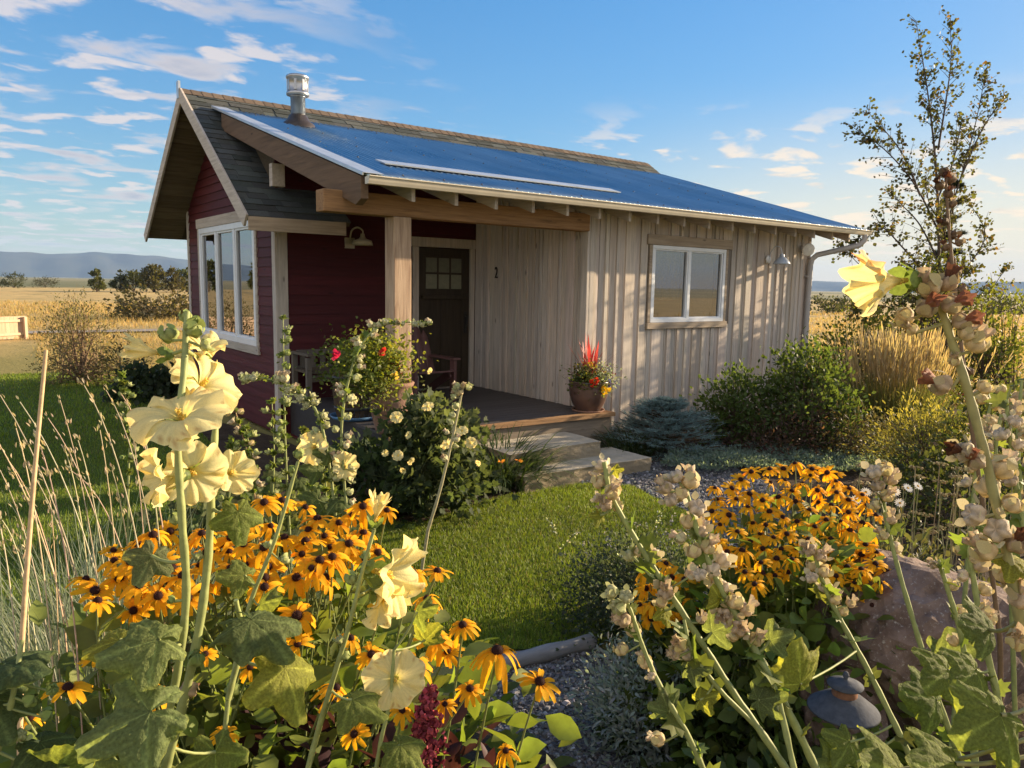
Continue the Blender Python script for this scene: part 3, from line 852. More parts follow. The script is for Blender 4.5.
def mk_field():
    m = MT('dry_field'); p = m.geo(); n = m.noise(p, .05, 6, .6); n2 = m.noise(p, .55, 6, .6, (1, .5, 1)); n3 = m.noise(p, 9, 5, .65)
    c = m.ramp(n, (.50, .345, .14), (.55, .40, .17), .35, .65)
    c = m.mix(m.rng(n2, .45, .68, 0, .8), c, (.26, .21, .085)); c = m.mix(m.rng(n3, .48, .7, 0, .55), c, (.50, .40, .20))
    sx = m.n('ShaderNodeSeparateXYZ', {0: p})
    # near the house the grass is still green
    near = m.n('ShaderNodeVectorMath', {0: p, 1: (0, 3, 0)}, operation='DISTANCE').outputs['Value']
    nn = m.n('ShaderNodeMath', {0: near, 1: m.n('ShaderNodeMath', {0: n2, 1: 9.}, operation='MULTIPLY').outputs[0]}, operation='SUBTRACT').outputs[0]
    c = m.mix(m.rng(nn, 9, 16, .75, 0), c, (.16, .16, .045))
    # beyond the stubble: greener and duller plain
    c = m.mix(m.rng(near, 165, 185, 0, 1), c, m.ramp(m.noise(p, .004, 5, .6, (1, .25, 1)), (.10, .12, .06), (.36, .31, .17), .38, .62))
    return m.done(m.bsdf(c, .95, normal=m.bump(n3, .7, .04), spec=.1))


m = MB(); gx = np.concatenate([-np.geomspace(9000, 60, 22), np.linspace(-50, 50, 51), np.geomspace(60, 9000, 22)]); gy = gx
X, Y = np.meshgrid(gx, gy); Z = np.full(X.shape, G-.012); far = np.clip((np.hypot(X, Y)-14)/40, 0, 1)
Z += far*(.16*vnoise(X*.05, Y*.05, 3)-.12)*np.where(np.hypot(X, Y) > 400, 0, 1)
n = len(gx); i, j = np.meshgrid(np.arange(n-1), np.arange(n-1), indexing='ij')
m.add(np.stack([X, Y, Z], -1).reshape(-1, 3), np.stack([i*n+j, i*n+j+1, (i+1)*n+j+1, (i+1)*n+j], -1).reshape(-1, 4), C0, True)
tag(m.build('field', mk_field()), kind='structure')


def mk_lawn():
    m = MT('lawn_turf'); p = m.geo(); n = m.noise(p, 1.3, 5); n2 = m.noise(p, 40, 4)
    c = m.ramp(n, (.07, .11, .016), (.11, .15, .026), .3, .7); c = m.mix(m.rng(n2, .45, .7, 0, .5), c, (.035, .055, .012))
    return m.done(m.bsdf(c, .9, normal=m.bump(n2, .8, .02), spec=.1))


def sheet(name, pts, z, mat, kind='structure', sub=None):
    m = MB(); P = [(x, y, z) for x, y in pts]; m.add(P, [list(range(len(P)))]); o = m.build(name, mat); tag(o, kind=kind); return o


LAWN = [(-4.55, -3.62), (-4.05, -3.84), (-3.59, -4.10), (-2.93, -3.97), (-2.18, -3.67), (-1.53, -3.19), (-1.17, -2.68), (-1.08, -2.16), (-.95, -1.82), (-1.35, -1.45), (-2.3, -1.4), (-3.3, -1.65), (-3.75, -1.3), (-4.2, .5), (-3.9, 2.2),
        (-3.5, 6), (-3.2, 9.5), (-3.4, 11.2), (-7, 11.6), (-13, 9), (-14, -1), (-8.2, -2.3), (-6.2, -3.1)]
sheet('lawn', LAWN, G+.004, mk_lawn())


def inside(poly, x, y):
    c = np.zeros(len(x), bool); P = np.array(poly); j = len(P)-1
    for i in range(len(P)):
        a, b = P[i], P[j]; hit = ((a[1] > y) != (b[1] > y)) & (x < (b[0]-a[0])*(y-a[1])/(b[1]-a[1]+1e-12)+a[0]); c ^= hit; j = i
    return c


def fillpts(poly, n, box):
    x = rs.uniform(box[0], box[1], n); y = rs.uniform(box[2], box[3], n); k = inside(poly, x, y); return x[k], y[k]


m = MB()
for nn, box, h, wd in ((120000, (-4.7, -.9, -4.2, -1.2), .036, .0042), (60000, (-7.5, -3.2, -3.6, 4), .042, .006), (36000, (-10, -3, 4, 11.8), .05, .011)):
    x, y = fillpts(LAWN, nn, box); k = len(x); tone_ = .5+.5*vnoise(x*1.1, y*1.1, 5)
    c = np.array([.185, .25, .03])*(.7+.5*tone_[:, None])*rs.uniform(.7, 1.3, (k, 1)); dry = rs.rand(k) < .10; c[dry] = np.array([.22, .19, .07])*rs.uniform(.7, 1.1, (dry.sum(), 1))
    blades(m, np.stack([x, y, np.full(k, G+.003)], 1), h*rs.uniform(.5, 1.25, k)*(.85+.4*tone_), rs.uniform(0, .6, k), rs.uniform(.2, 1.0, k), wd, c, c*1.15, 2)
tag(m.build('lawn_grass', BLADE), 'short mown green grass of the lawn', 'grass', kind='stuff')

PATH = [(-5.1, -5.3), (-4.75, -4.15), (-4.25, -3.95), (-3.59, -4.16), (-2.93, -4.01), (-2.18, -3.71), (-1.53, -3.23), (-1.15, -2.70), (-1.06, -2.18), (-.92, -1.82), (-1.3, -1.4), (.1, -1.2), (.6, -1.9), (.3, -2.6), (-.4, -3.4), (-1.2, -4.1), (-2.3, -4.9), (-3.5, -5.7), (-4.5, -6.6), (-5.6, -6.6)]


def mk_gravel():
    m = MT('gravel_bed'); p = m.geo(); v = m.n('ShaderNodeTexVoronoi', {'Vector': p, 'Scale': 48.}); d = v.outputs['Distance']
    c = m.ramp(v.outputs['Color'], (.08, .08, .085), (.20, .20, .205), 0, 1)
    return m.done(m.bsdf(c, .9, normal=m.bump(d, 1., .02), spec=.2))


sheet('path', PATH, G+.008, mk_gravel())
PEB = (np.array([(-.5, -.4, 0), (.5, -.45, 0), (.55, .35, .02), (-.45, .5, 0), (-.3, -.25, .42), (.32, -.28, .36), (.30, .25, .45), (-.26, .3, .38)]), [(0, 1, 5, 4), (1, 2, 6, 5), (2, 3, 7, 6), (3, 0, 4, 7), (4, 5, 6, 7)])
m = MB()
for nn, box, s in ((26000, (-5.1, -2.6, -5.8, -3.7), .015), (9000, (-3, .5, -4, -1.2), .021)):
    x, y = fillpts(PATH, nn, box); k = len(x)
    c = np.array([.15, .15, .155])*np.exp(rs.normal(0, .45, (k, 1)))*rs.uniform(.93, 1.07, (k, 3)); c = np.clip(c, .02, .5)
    m.scatter(PEB, np.stack([x, y, np.full(k, G+.008)+rs.uniform(-.002, .006, k)], 1), rdir(k, -.35, .35), s*np.exp(rs.normal(0, .35, k)), c, nrm=rdir(k, .6, 1.))
tag(m.build('gravel', MATTE), 'dark grey crushed gravel of the garden path', 'gravel', kind='stuff')


def mk_soil():
    m = MT('bed_soil'); p = m.geo(); n = m.noise(p, 7, 8, .65); n2 = m.noise(p, 60, 4)
    c = m.ramp(n, (.035, .024, .016), (.085, .060, .040), .3, .7); c = m.mix(m.rng(n2, .55, .72, 0, .6), c, (.15, .115, .08))
    return m.done(m.bsdf(c, .95, normal=m.bump(n, 1., .03), spec=.1))


SOIL = mk_soil()
for k, (x0, x1, y0, y1, nx_, ny_) in enumerate(((-8.2, -4.2, -7.2, -3.2, 60, 60), (-4.5, -1.6, -7.6, -4.4, 50, 50))):
    gx = np.linspace(x0, x1, nx_); gy = np.linspace(y0, y1, ny_); X, Y = np.meshgrid(gx, gy); Z = H(X, Y); b = Z-G
    Z = Z-.03+.012+np.clip(b*6, 0, 1)*(.03+.02*vnoise(X*3, Y*3, 9))
    m = MB(); i, j = np.meshgrid(np.arange(ny_-1), np.arange(nx_-1), indexing='ij')
    m.add(np.stack([X, Y, Z], -1).reshape(-1, 3), np.stack([i*nx_+j, i*nx_+j+1, (i+1)*nx_+j+1, (i+1)*nx_+j], -1).reshape(-1, 4), C0, True)
    tag(m.build('garden_bed', SOIL), kind='structure')
sheet('garden_bed', [(-4.1, .6), (-3.75, -1.3), (-3.3, -1.65), (-2.3, -1.38), (-1.75, -1.2), (-1.75, -.2), (-3.05, -.2), (-3.05, 2.4), (-3.6, 5), (-4, 2.2)], G+.0, SOIL)
sheet('garden_bed', [(-.7, -.35), (-.28, -1.3), (.1, -1.2), (.5, -1.9), (-.1, -2.5), (1.6, -3.6), (4, -4.2), (8, -3.5), (8, -.5), (5.4, .8), (4.9, -.0), (.1, -.0)], G+.0, SOIL)

# gravel drive across the field, hills on the horizon
sheet('road', [(-60, 26.0), (-3.9, 24.2), (3, 24.0), (14, 25.2), (14, 26.8), (3, 25.4), (-3.9, 25.5), (-60, 28.2)], G+.03, mat_paint('drive_gravel', (.26, .23, .20), .95, .2, .5, 1.2))


def ridge(name, d0, a0, a1, hs, seed, n=160, dep=900):
    r = np.random.RandomState(seed); a = np.radians(np.linspace(a0, a1, n)); t = np.linspace(0, 1, n)
    h = np.interp(t, np.linspace(0, 1, len(hs)), hs); h = h*(1+.05*np.sin(t*31+1)+.03*np.sin(t*83+2)+.015*np.sin(t*190))
    rows = []
    for q, f in enumerate((0, .35, .75, 1., .6, 0)):
        d = d0+dep*q/5+60*np.sin(t*57+q*2)+30*np.sin(t*140+q); hh = h*f*(1+.10*np.sin(t*77+q*3)*(q in (1, 2)))
        rows.append(np.stack([CAM[0]+d*np.sin(a), CAM[1]+d*np.cos(a), G-2+hh], 1))
    V = np.concatenate(rows); m = MB(); i, j = np.meshgrid(np.arange(5), np.arange(n-1), indexing='ij')
    m.add(V, np.stack([i*n+j, i*n+j+1, (i+1)*n+j+1, (i+1)*n+j], -1).reshape(-1, 4), C0, True)
    return tag(m.build(name, HILLM), kind='structure')


def mk_hill():
    m = MT('wooded_hill'); p = m.geo(); n = m.noise(p, .004, 7, .6)
    return m.done(m.bsdf(m.ramp(n, (.025, .04, .035), (.065, .065, .045), .35, .65), .95, spec=.05))


HILLM = mk_hill()
deg = lambda px: math.degrees(YAW+math.atan((px-512)/FPX))
ridge('hills', 5600, deg(-900), deg(420), (80, 120, 140, 158, 170, 172, 150, 112, 100), 3)
ridge('hills', 6000, deg(420), deg(1700), (120, 95, 80, 75, 95, 120, 110), 8)

# the air: fades the far plain and the hills to blue
m = MB(); m.box((-9500, -9500, G-3.5), (9500, 9500, 330)); hzm = MT('haze_air')
pv = hzm.n('ShaderNodeVolumePrincipled', {'Color': (.42, .63, 1.0, 1), 'Density': HAZE, 'Anisotropy': 0.0})
hzm.t.links.new(pv.outputs[0], hzm.out.inputs[1]); MATS['haze_air'] = hzm.m
if HAZE > 0: tag(m.build('haze', hzm.m), 'thin blue air over the far plain', 'haze', kind='stuff')

# ------------------------------------------------------------------ things by the porch
def rough_slab(name, label, x0, x1, y0, y1, z0, z1, grp, sk=0.):
    m = MB(); nx_, ny_ = 26, 12
    bm = []
    def pt(u, v, z):
        x = x0+(x1-x0)*u; y = y0+(y1-y0)*v+sk*(u-.5); e = .018*vnoise(x*5, z*9, 4)
        return [x+.014*vnoise(y*6, z*9, 6)*(abs(u-.5)*2)**6, y+e*(abs(v-.5)*2)**6, z+.006*vnoise(x*4, y*4, 8)]
    us = np.linspace(0, 1, nx_); vs_ = np.linspace(0, 1, ny_)
    top = [[pt(u, v, z1) for u in us] for v in vs_]; V = np.array(top).reshape(-1, 3)
    i, j = np.meshgrid(np.arange(ny_-1), np.arange(nx_-1), indexing='ij'); F = np.stack([i*nx_+j, i*nx_+j+1, (i+1)*nx_+j+1, (i+1)*nx_+j], -1).reshape(-1, 4)
    m.add(V, F, C0*.95)
    ring = [(u, 0) for u in us]+[(1, v) for v in vs_[1:]]+[(u, 1) for u in us[::-1][1:]]+[(0, v) for v in vs_[::-1][1:-1]]
    zz = np.linspace(z1, z0, 7); V = []
    for k, z in enumerate(zz):
        for u, v in ring:
            p = pt(u, v, z); q = .012*(1 if 0 < k < 6 else 0)*(1+vnoise(p[0]*9, z*14, 2)); V.append([p[0]-(u-.5)*q, p[1]-(v-.5)*q*1.2, p[2] if k else pt(u, v, z1)[2]])
    n = len(ring); i, j = np.meshgrid(np.arange(6), np.arange(n), indexing='ij')
    m.add(np.array(V), np.stack([i*n+j, (i+1)*n+j, (i+1)*n+(j+1) % n, i*n+(j+1) % n], -1).reshape(-1, 4), np.array([.60, .55, .48]))
    o = m.build(name, SLAB, loc=((x0+x1)/2, (y0+y1)/2, z0)); tag(o, label, 'step', grp); bevel(o, .010, 2); return o


rough_slab('stone_step', 'upper sandstone step against the porch floor', -1.95, -.70, -1.09, -.46, -.33, -.155, 'stone steps to the porch')
rough_slab('stone_step', 'lower, wider sandstone step on the gravel', -2.0, -.30, -1.42, -.78, -.50, -.315, 'stone steps to the porch', -.08)


def lamp(name, label, base, out, shade_r, tilt=0, cat='wall lamp'):
    """barn lamp: backplate, gooseneck, dome shade"""
    base, out = np.asarray(base, float), np.asarray(out, float); z = np.array([0, 0, 1.])
    t = thing(name, label, cat, base)
    m = MB(); m.lathe([(0, 0), (.062, 0), (.062, .012), (.05, .022), (0, .026)], base, (.75, .74, .70), 20, axis=out); part(m, 'backplate', SATIN, t)
    m = MB(); e = base+out*.24
    m.tube(spline([base+out*.02, base+out*.05+z*.11, base+out*.13+z*.19, base+out*.21+z*.16, e+z*.06]), .009, (.55, .56, .58), 8); part(m, 'gooseneck', SATIN, t)
    m = MB(); s = shade_r; m.lathe([(.028, .075), (.034, .055), (.036, .03), (.06, .015), (s*.75, -.02), (s*.95, -.055), (s, -.075), (s*.97, -.075), (s*.7, -.025), (.03, .0)], e, (.36, .42, .50), 28); part(m, 'shade', SATIN, t)
    m = MB(); m.lathe([(0, 0), (.028, -.012), (.032, -.045), (.02, -.07), (0, -.075)], e, (.8, .8, .76), 14); part(m, 'bulb', SATIN, t)
    return t


lamp('wall_lamp', 'grey barn lamp with a curved neck on the board wall right of the window', on_y(768, 258, -.05)+np.array([0, 0, -.02]), (0, -1, 0), .125)
lb = on_y(350, 243, YD-.03); lt = thing('wall_lamp', 'small steel lamp on the dark red wall under the porch roof', 'wall lamp', lb)
m = MB(); m.box(lb+[-.07, -.0, -.07], lb+[.07, .03, .07], (.42, .38, .30)); bevel(part(m, 'backplate', SATIN, lt), .006)
e = lb+np.array([.10, -.17, .02])
m = MB(); m.tube(spline([lb+[0, 0, .05], lb+[.0, -.06, .16], lb+[.05, -.12, .20], e+[0, 0, .14], e+[0, 0, .07]]), .011, (.5, .46, .38), 8); part(m, 'gooseneck', SATIN, lt)
m = MB(); m.lathe([(.025, .10), (.032, .06), (.05, .035), (.12, .01), (.135, -.05), (.13, -.05), (.11, 0)], e, (.45, .40, .30), 26); part(m, 'shade', SATIN, lt)
gb = on_y(803, 249, -.05); gt = thing('flood_light', 'round white security light under the eave next to the downspout', 'security light', gb)
m = MB(); m.lathe([(0, 0), (.05, 0), (.05, .03), (.02, .04), (.02, .06)], gb, (.7, .7, .67), 18, axis=(0, -1, 0)); part(m, 'backplate', SATIN, gt)
m = MB(); ax = np.array([-.55, -.8, -.2]); m.lathe([(.02, 0), (.06, .01), (.09, .05), (.098, .085), (.09, .09), (0, .10)], gb+np.array([0, -.06, 0]), (.72, .72, .68), 22, axis=ax); part(m, 'lamp_head', SATIN, gt)

# bench and armchair in the porch shade
bx, by = -2.90, 2.0; t = thing('porch_bench', 'weathered wooden bench against the dark red wall', 'bench', (bx+.5, by+.1, 0)); cw = np.array([.26, .245, .225])
for k in range(4):
    m = MB(); m.box((bx+.02, by-.18+k*.115, .40), (bx+1.08, by-.08+k*.115, .43), cw*tone(.1)); part(m, 'slat', WOODX, t)
for sx_ in (0, 1.04):
    for sy in (-.20, .26):
        m = MB(); m.box((bx+sx_, by+sy, 0), (bx+sx_+.06, by+sy+.06, .60 if sy < 0 else .62), cw); part(m, 'leg', WOODV, t)
    m = MB(); m.box((bx+sx_-.01, by-.24, .62), (bx+sx_+.08, by+.32, .65), cw); part(m, 'armrest', WOODY, t)
m = MB(); m.box((bx+.06, by-.19, .30), (bx+1.04, by-.15, .385), cw*.9); part(m, 'apron', WOODX, t)
m = MB()
for k in range(7): m.box((bx+.10+k*.135, by+.28, .46), (bx+.17+k*.135, by+.30, .60), cw*tone(.1))
m.box((bx+.06, by+.27, .60), (bx+1.04, by+.31, .66), cw); m.box((bx+.06, by+.27, .42), (bx+1.04, by+.31, .46), cw); part(m, 'backrest', WOODV, t)
cu_ = np.array([-1.42, 1.55]); t = thing('porch_chair', 'rounded-back reddish wooden chair beside the door', 'chair', (cu_[0], cu_[1], 0)); cr = (.115, .055, .05)
m = MB()
for k in range(5):
    xx = cu_[0]-.24+k*.12; hh = .86+.10*cos((k-2)*.75); P = [(xx-.052, cu_[1]+.18, .34), (xx+.052, cu_[1]+.18, .34), (xx+.056, cu_[1]+.40, hh-.03*abs(k-2)), (xx, cu_[1]+.41, hh+.03), (xx-.056, cu_[1]+.40, hh-.03*abs(k-2))]
    m.prism(P, (0, .02, .005), np.array(cr)*tone(.1))
part(m, 'backrest', SATIN, t)
m = MB()
for k in range(5): m.obox((cu_[0], cu_[1]-.28+k*.11, .40-.018*k), (.26, 0, 0), (0, .05, -.008), (0, 0, .011), np.array(cr)*tone(.1))
part(m, 'seat', SATIN, t)
for s in (-1, 1):
    m = MB(); m.box((cu_[0]+s*.30-.06, cu_[1]-.34, .55), (cu_[0]+s*.30+.06, cu_[1]+.36, .575), cr); part(m, 'armrest', SATIN, t)
    m = MB(); m.box((cu_[0]+s*.29-.02, cu_[1]-.32, 0), (cu_[0]+s*.29+.02, cu_[1]-.22, .55), cr); part(m, 'leg', SATIN, t)
    m = MB(); m.obox((cu_[0]+s*.25, cu_[1]+.1, .19), (.015, 0, 0), (0, .36, -.18), (0, .02, .045), cr); part(m, 'leg', SATIN, t)
# ------------------------------------------------------------------ trees and shrubs
def gz(px, py, z=G): return on_z(px, py, z)


def atg(px, py, d): p = at(px, py, d); p[2] = G; return p


def camdir(a, b, c):
    v = RT*a+UP*b-FW*c; return v/np.linalg.norm(v)


def shrub(name, label, cat, base, rad, hgt, nl, leaf, lsize, col, group=None, stems=16, shape=1., gap=.35, mat=None, barkc=(.12, .09, .06), low=.12, tipc=None, up=.35):
    """a shrub: stems from the base, twigs, leaves clustered round the twig ends"""
    base = np.asarray(base, float); t = thing(name, label, cat, base, group); ms = MB(); mf = MB()
    P = []; D = []
    ncl = max(12, int(nl/26)); u = rdir(ncl, -.15, 1.); q = rs.uniform(gap, 1, ncl)**.5
    C = base+np.array([0, 0, hgt*low])+np.stack([u[:, 0]*rad*q, u[:, 1]*rad*q, np.abs(u[:, 2])**shape*hgt*(1-low)*q], 1)
    C += rs.normal(0, .05*rad, C.shape); C[:, 2] = np.maximum(C[:, 2], base[2]+.04)
    for i in range(min(stems, ncl)):
        c = C[i]; b = base+np.array([rs.uniform(-.1, .1)*rad, rs.uniform(-.1, .1)*rad, -.03]); mid = (b+c)/2+np.array([0, 0, .12*hgt])+rs.normal(0, .03*rad, 3)
        ms.tube(bez(b, mid, c, 7), np.linspace(.012, .004, 7)*max(.6, hgt), barkc, 5)
    for c in C[stems:]:
        j = rs.randint(0, min(stems, ncl)); a = base*.55+C[j]*.45+(C[j]-base)*.2; ms.tube(bez(a, (a+c)/2+[0, 0, .03], c, 4), np.linspace(.005, .002, 4)*max(.6, hgt), barkc, 4, False)
    per = max(1, nl//ncl); cs = rs.uniform(.65, 1.35, ncl)
    off = rs.normal(0, 1, (ncl, per, 3))*(.13*rad+.03); off[:, :, 2] *= .8
    P = (C[:, None]+off).reshape(-1, 3); k = len(P); out = (P-(base+np.array([0, 0, hgt*.35]))); out /= np.linalg.norm(out, axis=1)[:, None]
    P[:, 2] = np.maximum(P[:, 2], base[2]+.02)
    D = out+rs.normal(0, .6, (k, 3))+[0, 0, up]
    cc = cvar(col, k, .22, .08)*np.repeat(cs, per)[:, None]**.6
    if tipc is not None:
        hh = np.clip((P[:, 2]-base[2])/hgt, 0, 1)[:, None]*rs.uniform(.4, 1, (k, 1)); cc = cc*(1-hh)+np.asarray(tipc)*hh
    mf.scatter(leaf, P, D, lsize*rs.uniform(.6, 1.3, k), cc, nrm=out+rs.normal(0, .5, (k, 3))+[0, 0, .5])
    part(ms, 'stems', BARK, t); part(mf, 'foliage', mat or LEAF, t); return t, C


def skeleton_tree(name, label, branches, twl, nl, lsize, col, rad0, leaf=None, group=None, barkc=(.10, .075, .055), depthj=.5):
    """branches: lists of (px, py, depth); the first starts at the base"""
    b0 = at(*branches[0][0]); t = thing(name, label, 'tree', b0, group); ms = MB(); mf = MB(); segs = []
    for k, br in enumerate(branches):
        p = spline([at(*q) for q in br], 6); n = len(p); r0 = rad0 if k == 0 else rad0*.42
        ms.tube(p, np.linspace(r0, .004, n), barkc, 7 if k == 0 else 5); segs.append(p)
    P = []; D = []
    for k, p in enumerate(segs):
        L = np.linalg.norm(np.diff(p, axis=0), axis=1).sum(); ntw = int(L*twl[0]); s0 = .30 if k == 0 else .10
        for t_ in rs.uniform(s0, 1, ntw):
            x = t_*(len(p)-1); i = min(int(x), len(p)-2); a = p[i]+(p[i+1]-p[i])*(x-i); ax = p[i+1]-p[i]; ax /= np.linalg.norm(ax)
            d = rdir(1)[0]; d = d-ax*(d@ax); d /= np.linalg.norm(d); ln = twl[1]*rs.uniform(.35, 1.1)*(1.15-.75*t_)
            e = a+ln*(ax*.75+d*.7); ms.tube([a, (a+e)/2+[0, 0, .01], e], [.006, .004, .002], barkc, 4, False)
            m_ = rs.poisson(nl*(.4+ln/twl[1]))
            for q in rs.uniform(.15, 1.05, m_): P.append(a+(e-a)*q+rs.normal(0, .03, 3)); D.append(rs.normal(0, .7, 3)+(e-a)/ln*.5+[0, 0, -.3])
        for q in range(14): P.append(p[-1]-(p[-1]-p[-3])*rs.uniform(0, 1)+rs.normal(0, .025, 3)); D.append(rs.normal(0, 1, 3))
    P = np.array(P); k = len(P); cc = cvar(col, k, .35, .1); ye = rs.rand(k) < .07; cc[ye] = np.array([.22, .13, .03])*rs.uniform(.6, 1.1, (ye.sum(), 1))
    mf.scatter(leaf or L_ROUND, P, D, lsize*rs.uniform(.6, 1.25, k), cc, nrm=rs.normal(size=(k, 3)))
    part(ms, 'trunk', BARK, t); part(mf, 'crown', LEAF, t); return t


d_ = 13.4
skeleton_tree('aspen_tree', 'young thin aspen with an open crown of small leaves right of the cabin', [
    [(936, 408, d_), (938, 330, d_), (939, 250, d_), (936, 170, d_), (928, 95, d_), (916, 20, d_-.1)],
    [(938, 150, d_), (946, 100, d_-.2), (951, 60, d_-.2), (950, 18, d_-.3)],
    [(939, 250, d_), (957, 190, d_+.3), (974, 130, d_+.5), (988, 62, d_+.6)],
    [(962, 175, d_+.3), (982, 130, d_+.4), (1004, 96, d_+.4)],
    [(938, 230, d_), (915, 185, d_-.3), (885, 150, d_-.5), (851, 126, d_-.6)],
    [(920, 195, d_-.3), (900, 150, d_-.2), (868, 112, d_-.2)],
    [(938, 290, d_), (905, 250, d_-.4), (875, 225, d_-.7), (846, 255, d_-.9)],
    [(938, 300, d_), (900, 285, d_+.4), (866, 270, d_+.6), (836, 240, d_+.8)],
    [(938, 260, d_), (920, 225, d_+.6), (902, 205, d_+.9), (888, 190, d_+1)],
    [(938, 330, d_), (905, 315, d_-.6), (880, 305, d_-.9), (852, 310, d_-1)],
    [(938, 300, d_), (965, 270, d_-.4), (985, 235, d_-.6), (968, 200, d_-.8)],
    [(937, 320, d_), (960, 300, d_+.5), (990, 290, d_+.8), (1008, 262, d_+.9)],
    [(937, 270, d_), (945, 235, d_-.9), (930, 205, d_-1.2), (925, 180, d_-1.3)],
    [(938, 320, d_), (918, 300, d_-.5), (902, 292, d_-.8)], [(938, 335, d_), (925, 300, d_+.6), (912, 272, d_+.8)], [(938, 310, d_), (955, 285, d_-.7), (972, 268, d_-.9)], [(938, 345, d_), (905, 335, d_+.3), (870, 318, d_+.5)], [(938, 280, d_), (920, 262, d_+.2), (898, 262, d_+.4)],
    [(937, 200, d_), (952, 165, d_+.7), (958, 140, d_+.9), (962, 118, d_+1)],
], (16, .60), 9, .058, (.10, .10, .030), .045)


def spruce(name, label, base, h, r, col, n, nlen, low=.03, cat='spruce', group=None, whorl=True, dens=60):
    t = thing(name, label, cat, base, group); base = np.asarray(base, float); ms = MB(); mf = MB(); P = []; D = []
    ms.tube([base, base+[0, 0, h*.95]], [.035*h/2+.01, .006], (.09, .06, .04), 7)
    for i in range(n):
        q = rs.uniform(low, .97)
        if whorl: q = round(q*13)/13.+rs.uniform(-.012, .012)
        a = rs.uniform(0, 2*pi); L = r*(1-q)**.8*rs.uniform(.65, 1.1)+.04; p0 = base+[0, 0, h*q]; d = np.array([cos(a), sin(a), .10+.3*q])
        p = bez(p0, p0+d*L*.55, p0+d*L+[0, 0, L*.12*rs.uniform(-.6, 1.2)], 6); ms.tube(p, np.linspace(.009, .003, 6), (.10, .07, .045), 4, False)
        side = np.array([-sin(a), cos(a), 0])
        for s in (0, -1, 1, -1, 1, -1, 1):
            f = rs.uniform(.3, .8) if s else 0; b = p[0]+(p[-1]-p[0])*f if s else p[0]; e = p[-1] if not s else b+(d*.8+side*s*.8+[0, 0, rs.uniform(-.1, .15)])*L*.42*rs.uniform(.6, 1)
            k = int(dens*(1 if not s else .6)); tt = rs.uniform(.15 if not s else 0, 1, k)[:, None]; P.append(b+(e-b)*tt); D.append((e-b)/np.linalg.norm(e-b)*.9+rs.normal(0, .55, (k, 3))+[0, 0, .2])
    P = np.concatenate(P); D = np.concatenate(D); k = len(P)
    mf.scatter(L_NEEDLE, P, D, nlen*rs.uniform(.7, 1.2, k), cvar(col, k, .28, .06), nrm=rs.normal(size=(k, 3)))
    part(ms, 'trunk', BARK, t); part(mf, 'needles', NEEDLE, t)


spruce('spruce_tree', 'small dark whorled spruce standing behind the aspen', atg(938, 372, 14.9), 4.35, .62, (.035, .048, .022), 95, .085, .22, whorl=True)
spruce('blue_spruce', 'low blue-green dwarf spruce at the foot of the board wall', gz(664, 452)+[0, 0, -.02], .66, .86, (.15, .235, .235), 190, .042, .02, 'dwarf spruce', whorl=False, dens=60)

RG = 'green shrubs along the board wall'
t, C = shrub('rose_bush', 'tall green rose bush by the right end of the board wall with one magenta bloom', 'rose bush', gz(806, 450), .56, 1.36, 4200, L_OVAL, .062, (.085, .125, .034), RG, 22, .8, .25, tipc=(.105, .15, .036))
fp = at(766, 391, 9.7)
m = MB(); k = 14; m.scatter(L_ROUND, np.tile(fp, (k, 1)), rdir(k)+camdir(0, 0, 1)*.8, .05, cvar((.45, .02, .25), k)); part(m, 'bloom', PETAL, t)
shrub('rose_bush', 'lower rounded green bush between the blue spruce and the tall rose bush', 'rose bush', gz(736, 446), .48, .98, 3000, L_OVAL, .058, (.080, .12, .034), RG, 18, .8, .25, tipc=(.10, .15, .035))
shrub('barberry', 'low brownish shrub with fine dry twigs in front of the rose bush', 'shrub', gz(782, 456), .55, .50, 2200, L_LANCE, .055, (.10, .058, .042), 'brown shrubs along the bed', 26, .8, .2)
shrub('barberry', 'second brownish shrub, half behind the yellow coneflowers', 'shrub', gz(852, 458), .55, .58, 2400, L_LANCE, .055, (.10, .085, .045), 'brown shrubs along the bed', 26, .8, .2)
shrub('goldenrod', 'yellow-green airy shrub in front of the feather grass', 'shrub', gz(925, 488), .55, .88, 3600, L_LANCE, .046, (.17, .17, .04), None, 30, .7, .3, tipc=(.42, .36, .09))
shrub('red_shrub', 'dark red-leaved shrub behind the feather grass', 'shrub', atg(922, 392, 14.0), .75, 1.05, 2000, L_OVAL, .075, (.085, .016, .018), None, 14)
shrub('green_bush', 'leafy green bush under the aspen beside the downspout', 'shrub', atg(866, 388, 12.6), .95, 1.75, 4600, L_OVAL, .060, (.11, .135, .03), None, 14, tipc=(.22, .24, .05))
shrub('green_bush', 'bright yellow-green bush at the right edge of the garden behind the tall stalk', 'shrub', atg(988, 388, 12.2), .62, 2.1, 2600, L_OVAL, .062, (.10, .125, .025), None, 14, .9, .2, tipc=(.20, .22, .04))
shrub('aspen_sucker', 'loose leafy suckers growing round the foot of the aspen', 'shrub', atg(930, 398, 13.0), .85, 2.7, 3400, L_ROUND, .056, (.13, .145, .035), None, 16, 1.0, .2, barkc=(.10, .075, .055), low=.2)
for px, py, dd, r_, h_, lb_ in ((996, 478, 6.9, .62, 1.15, 'tall olive bush behind the pods right of the daisies'), (1000, 470, 8.0, .6, 1.15, 'second olive bush farther back at the right edge'), (828, 372, 14.2, .35, .9, 'small green bush just past the cabin corner'), (955, 486, 6.2, .5, .72, 'low olive bush in front of the yellow-green shrub')):
    b = at(px, py, dd); b[2] = G; shrub('green_bush', lb_, 'shrub', b, r_, h_, 1700, L_OVAL, .055, (.085, .10, .028), None, 10)

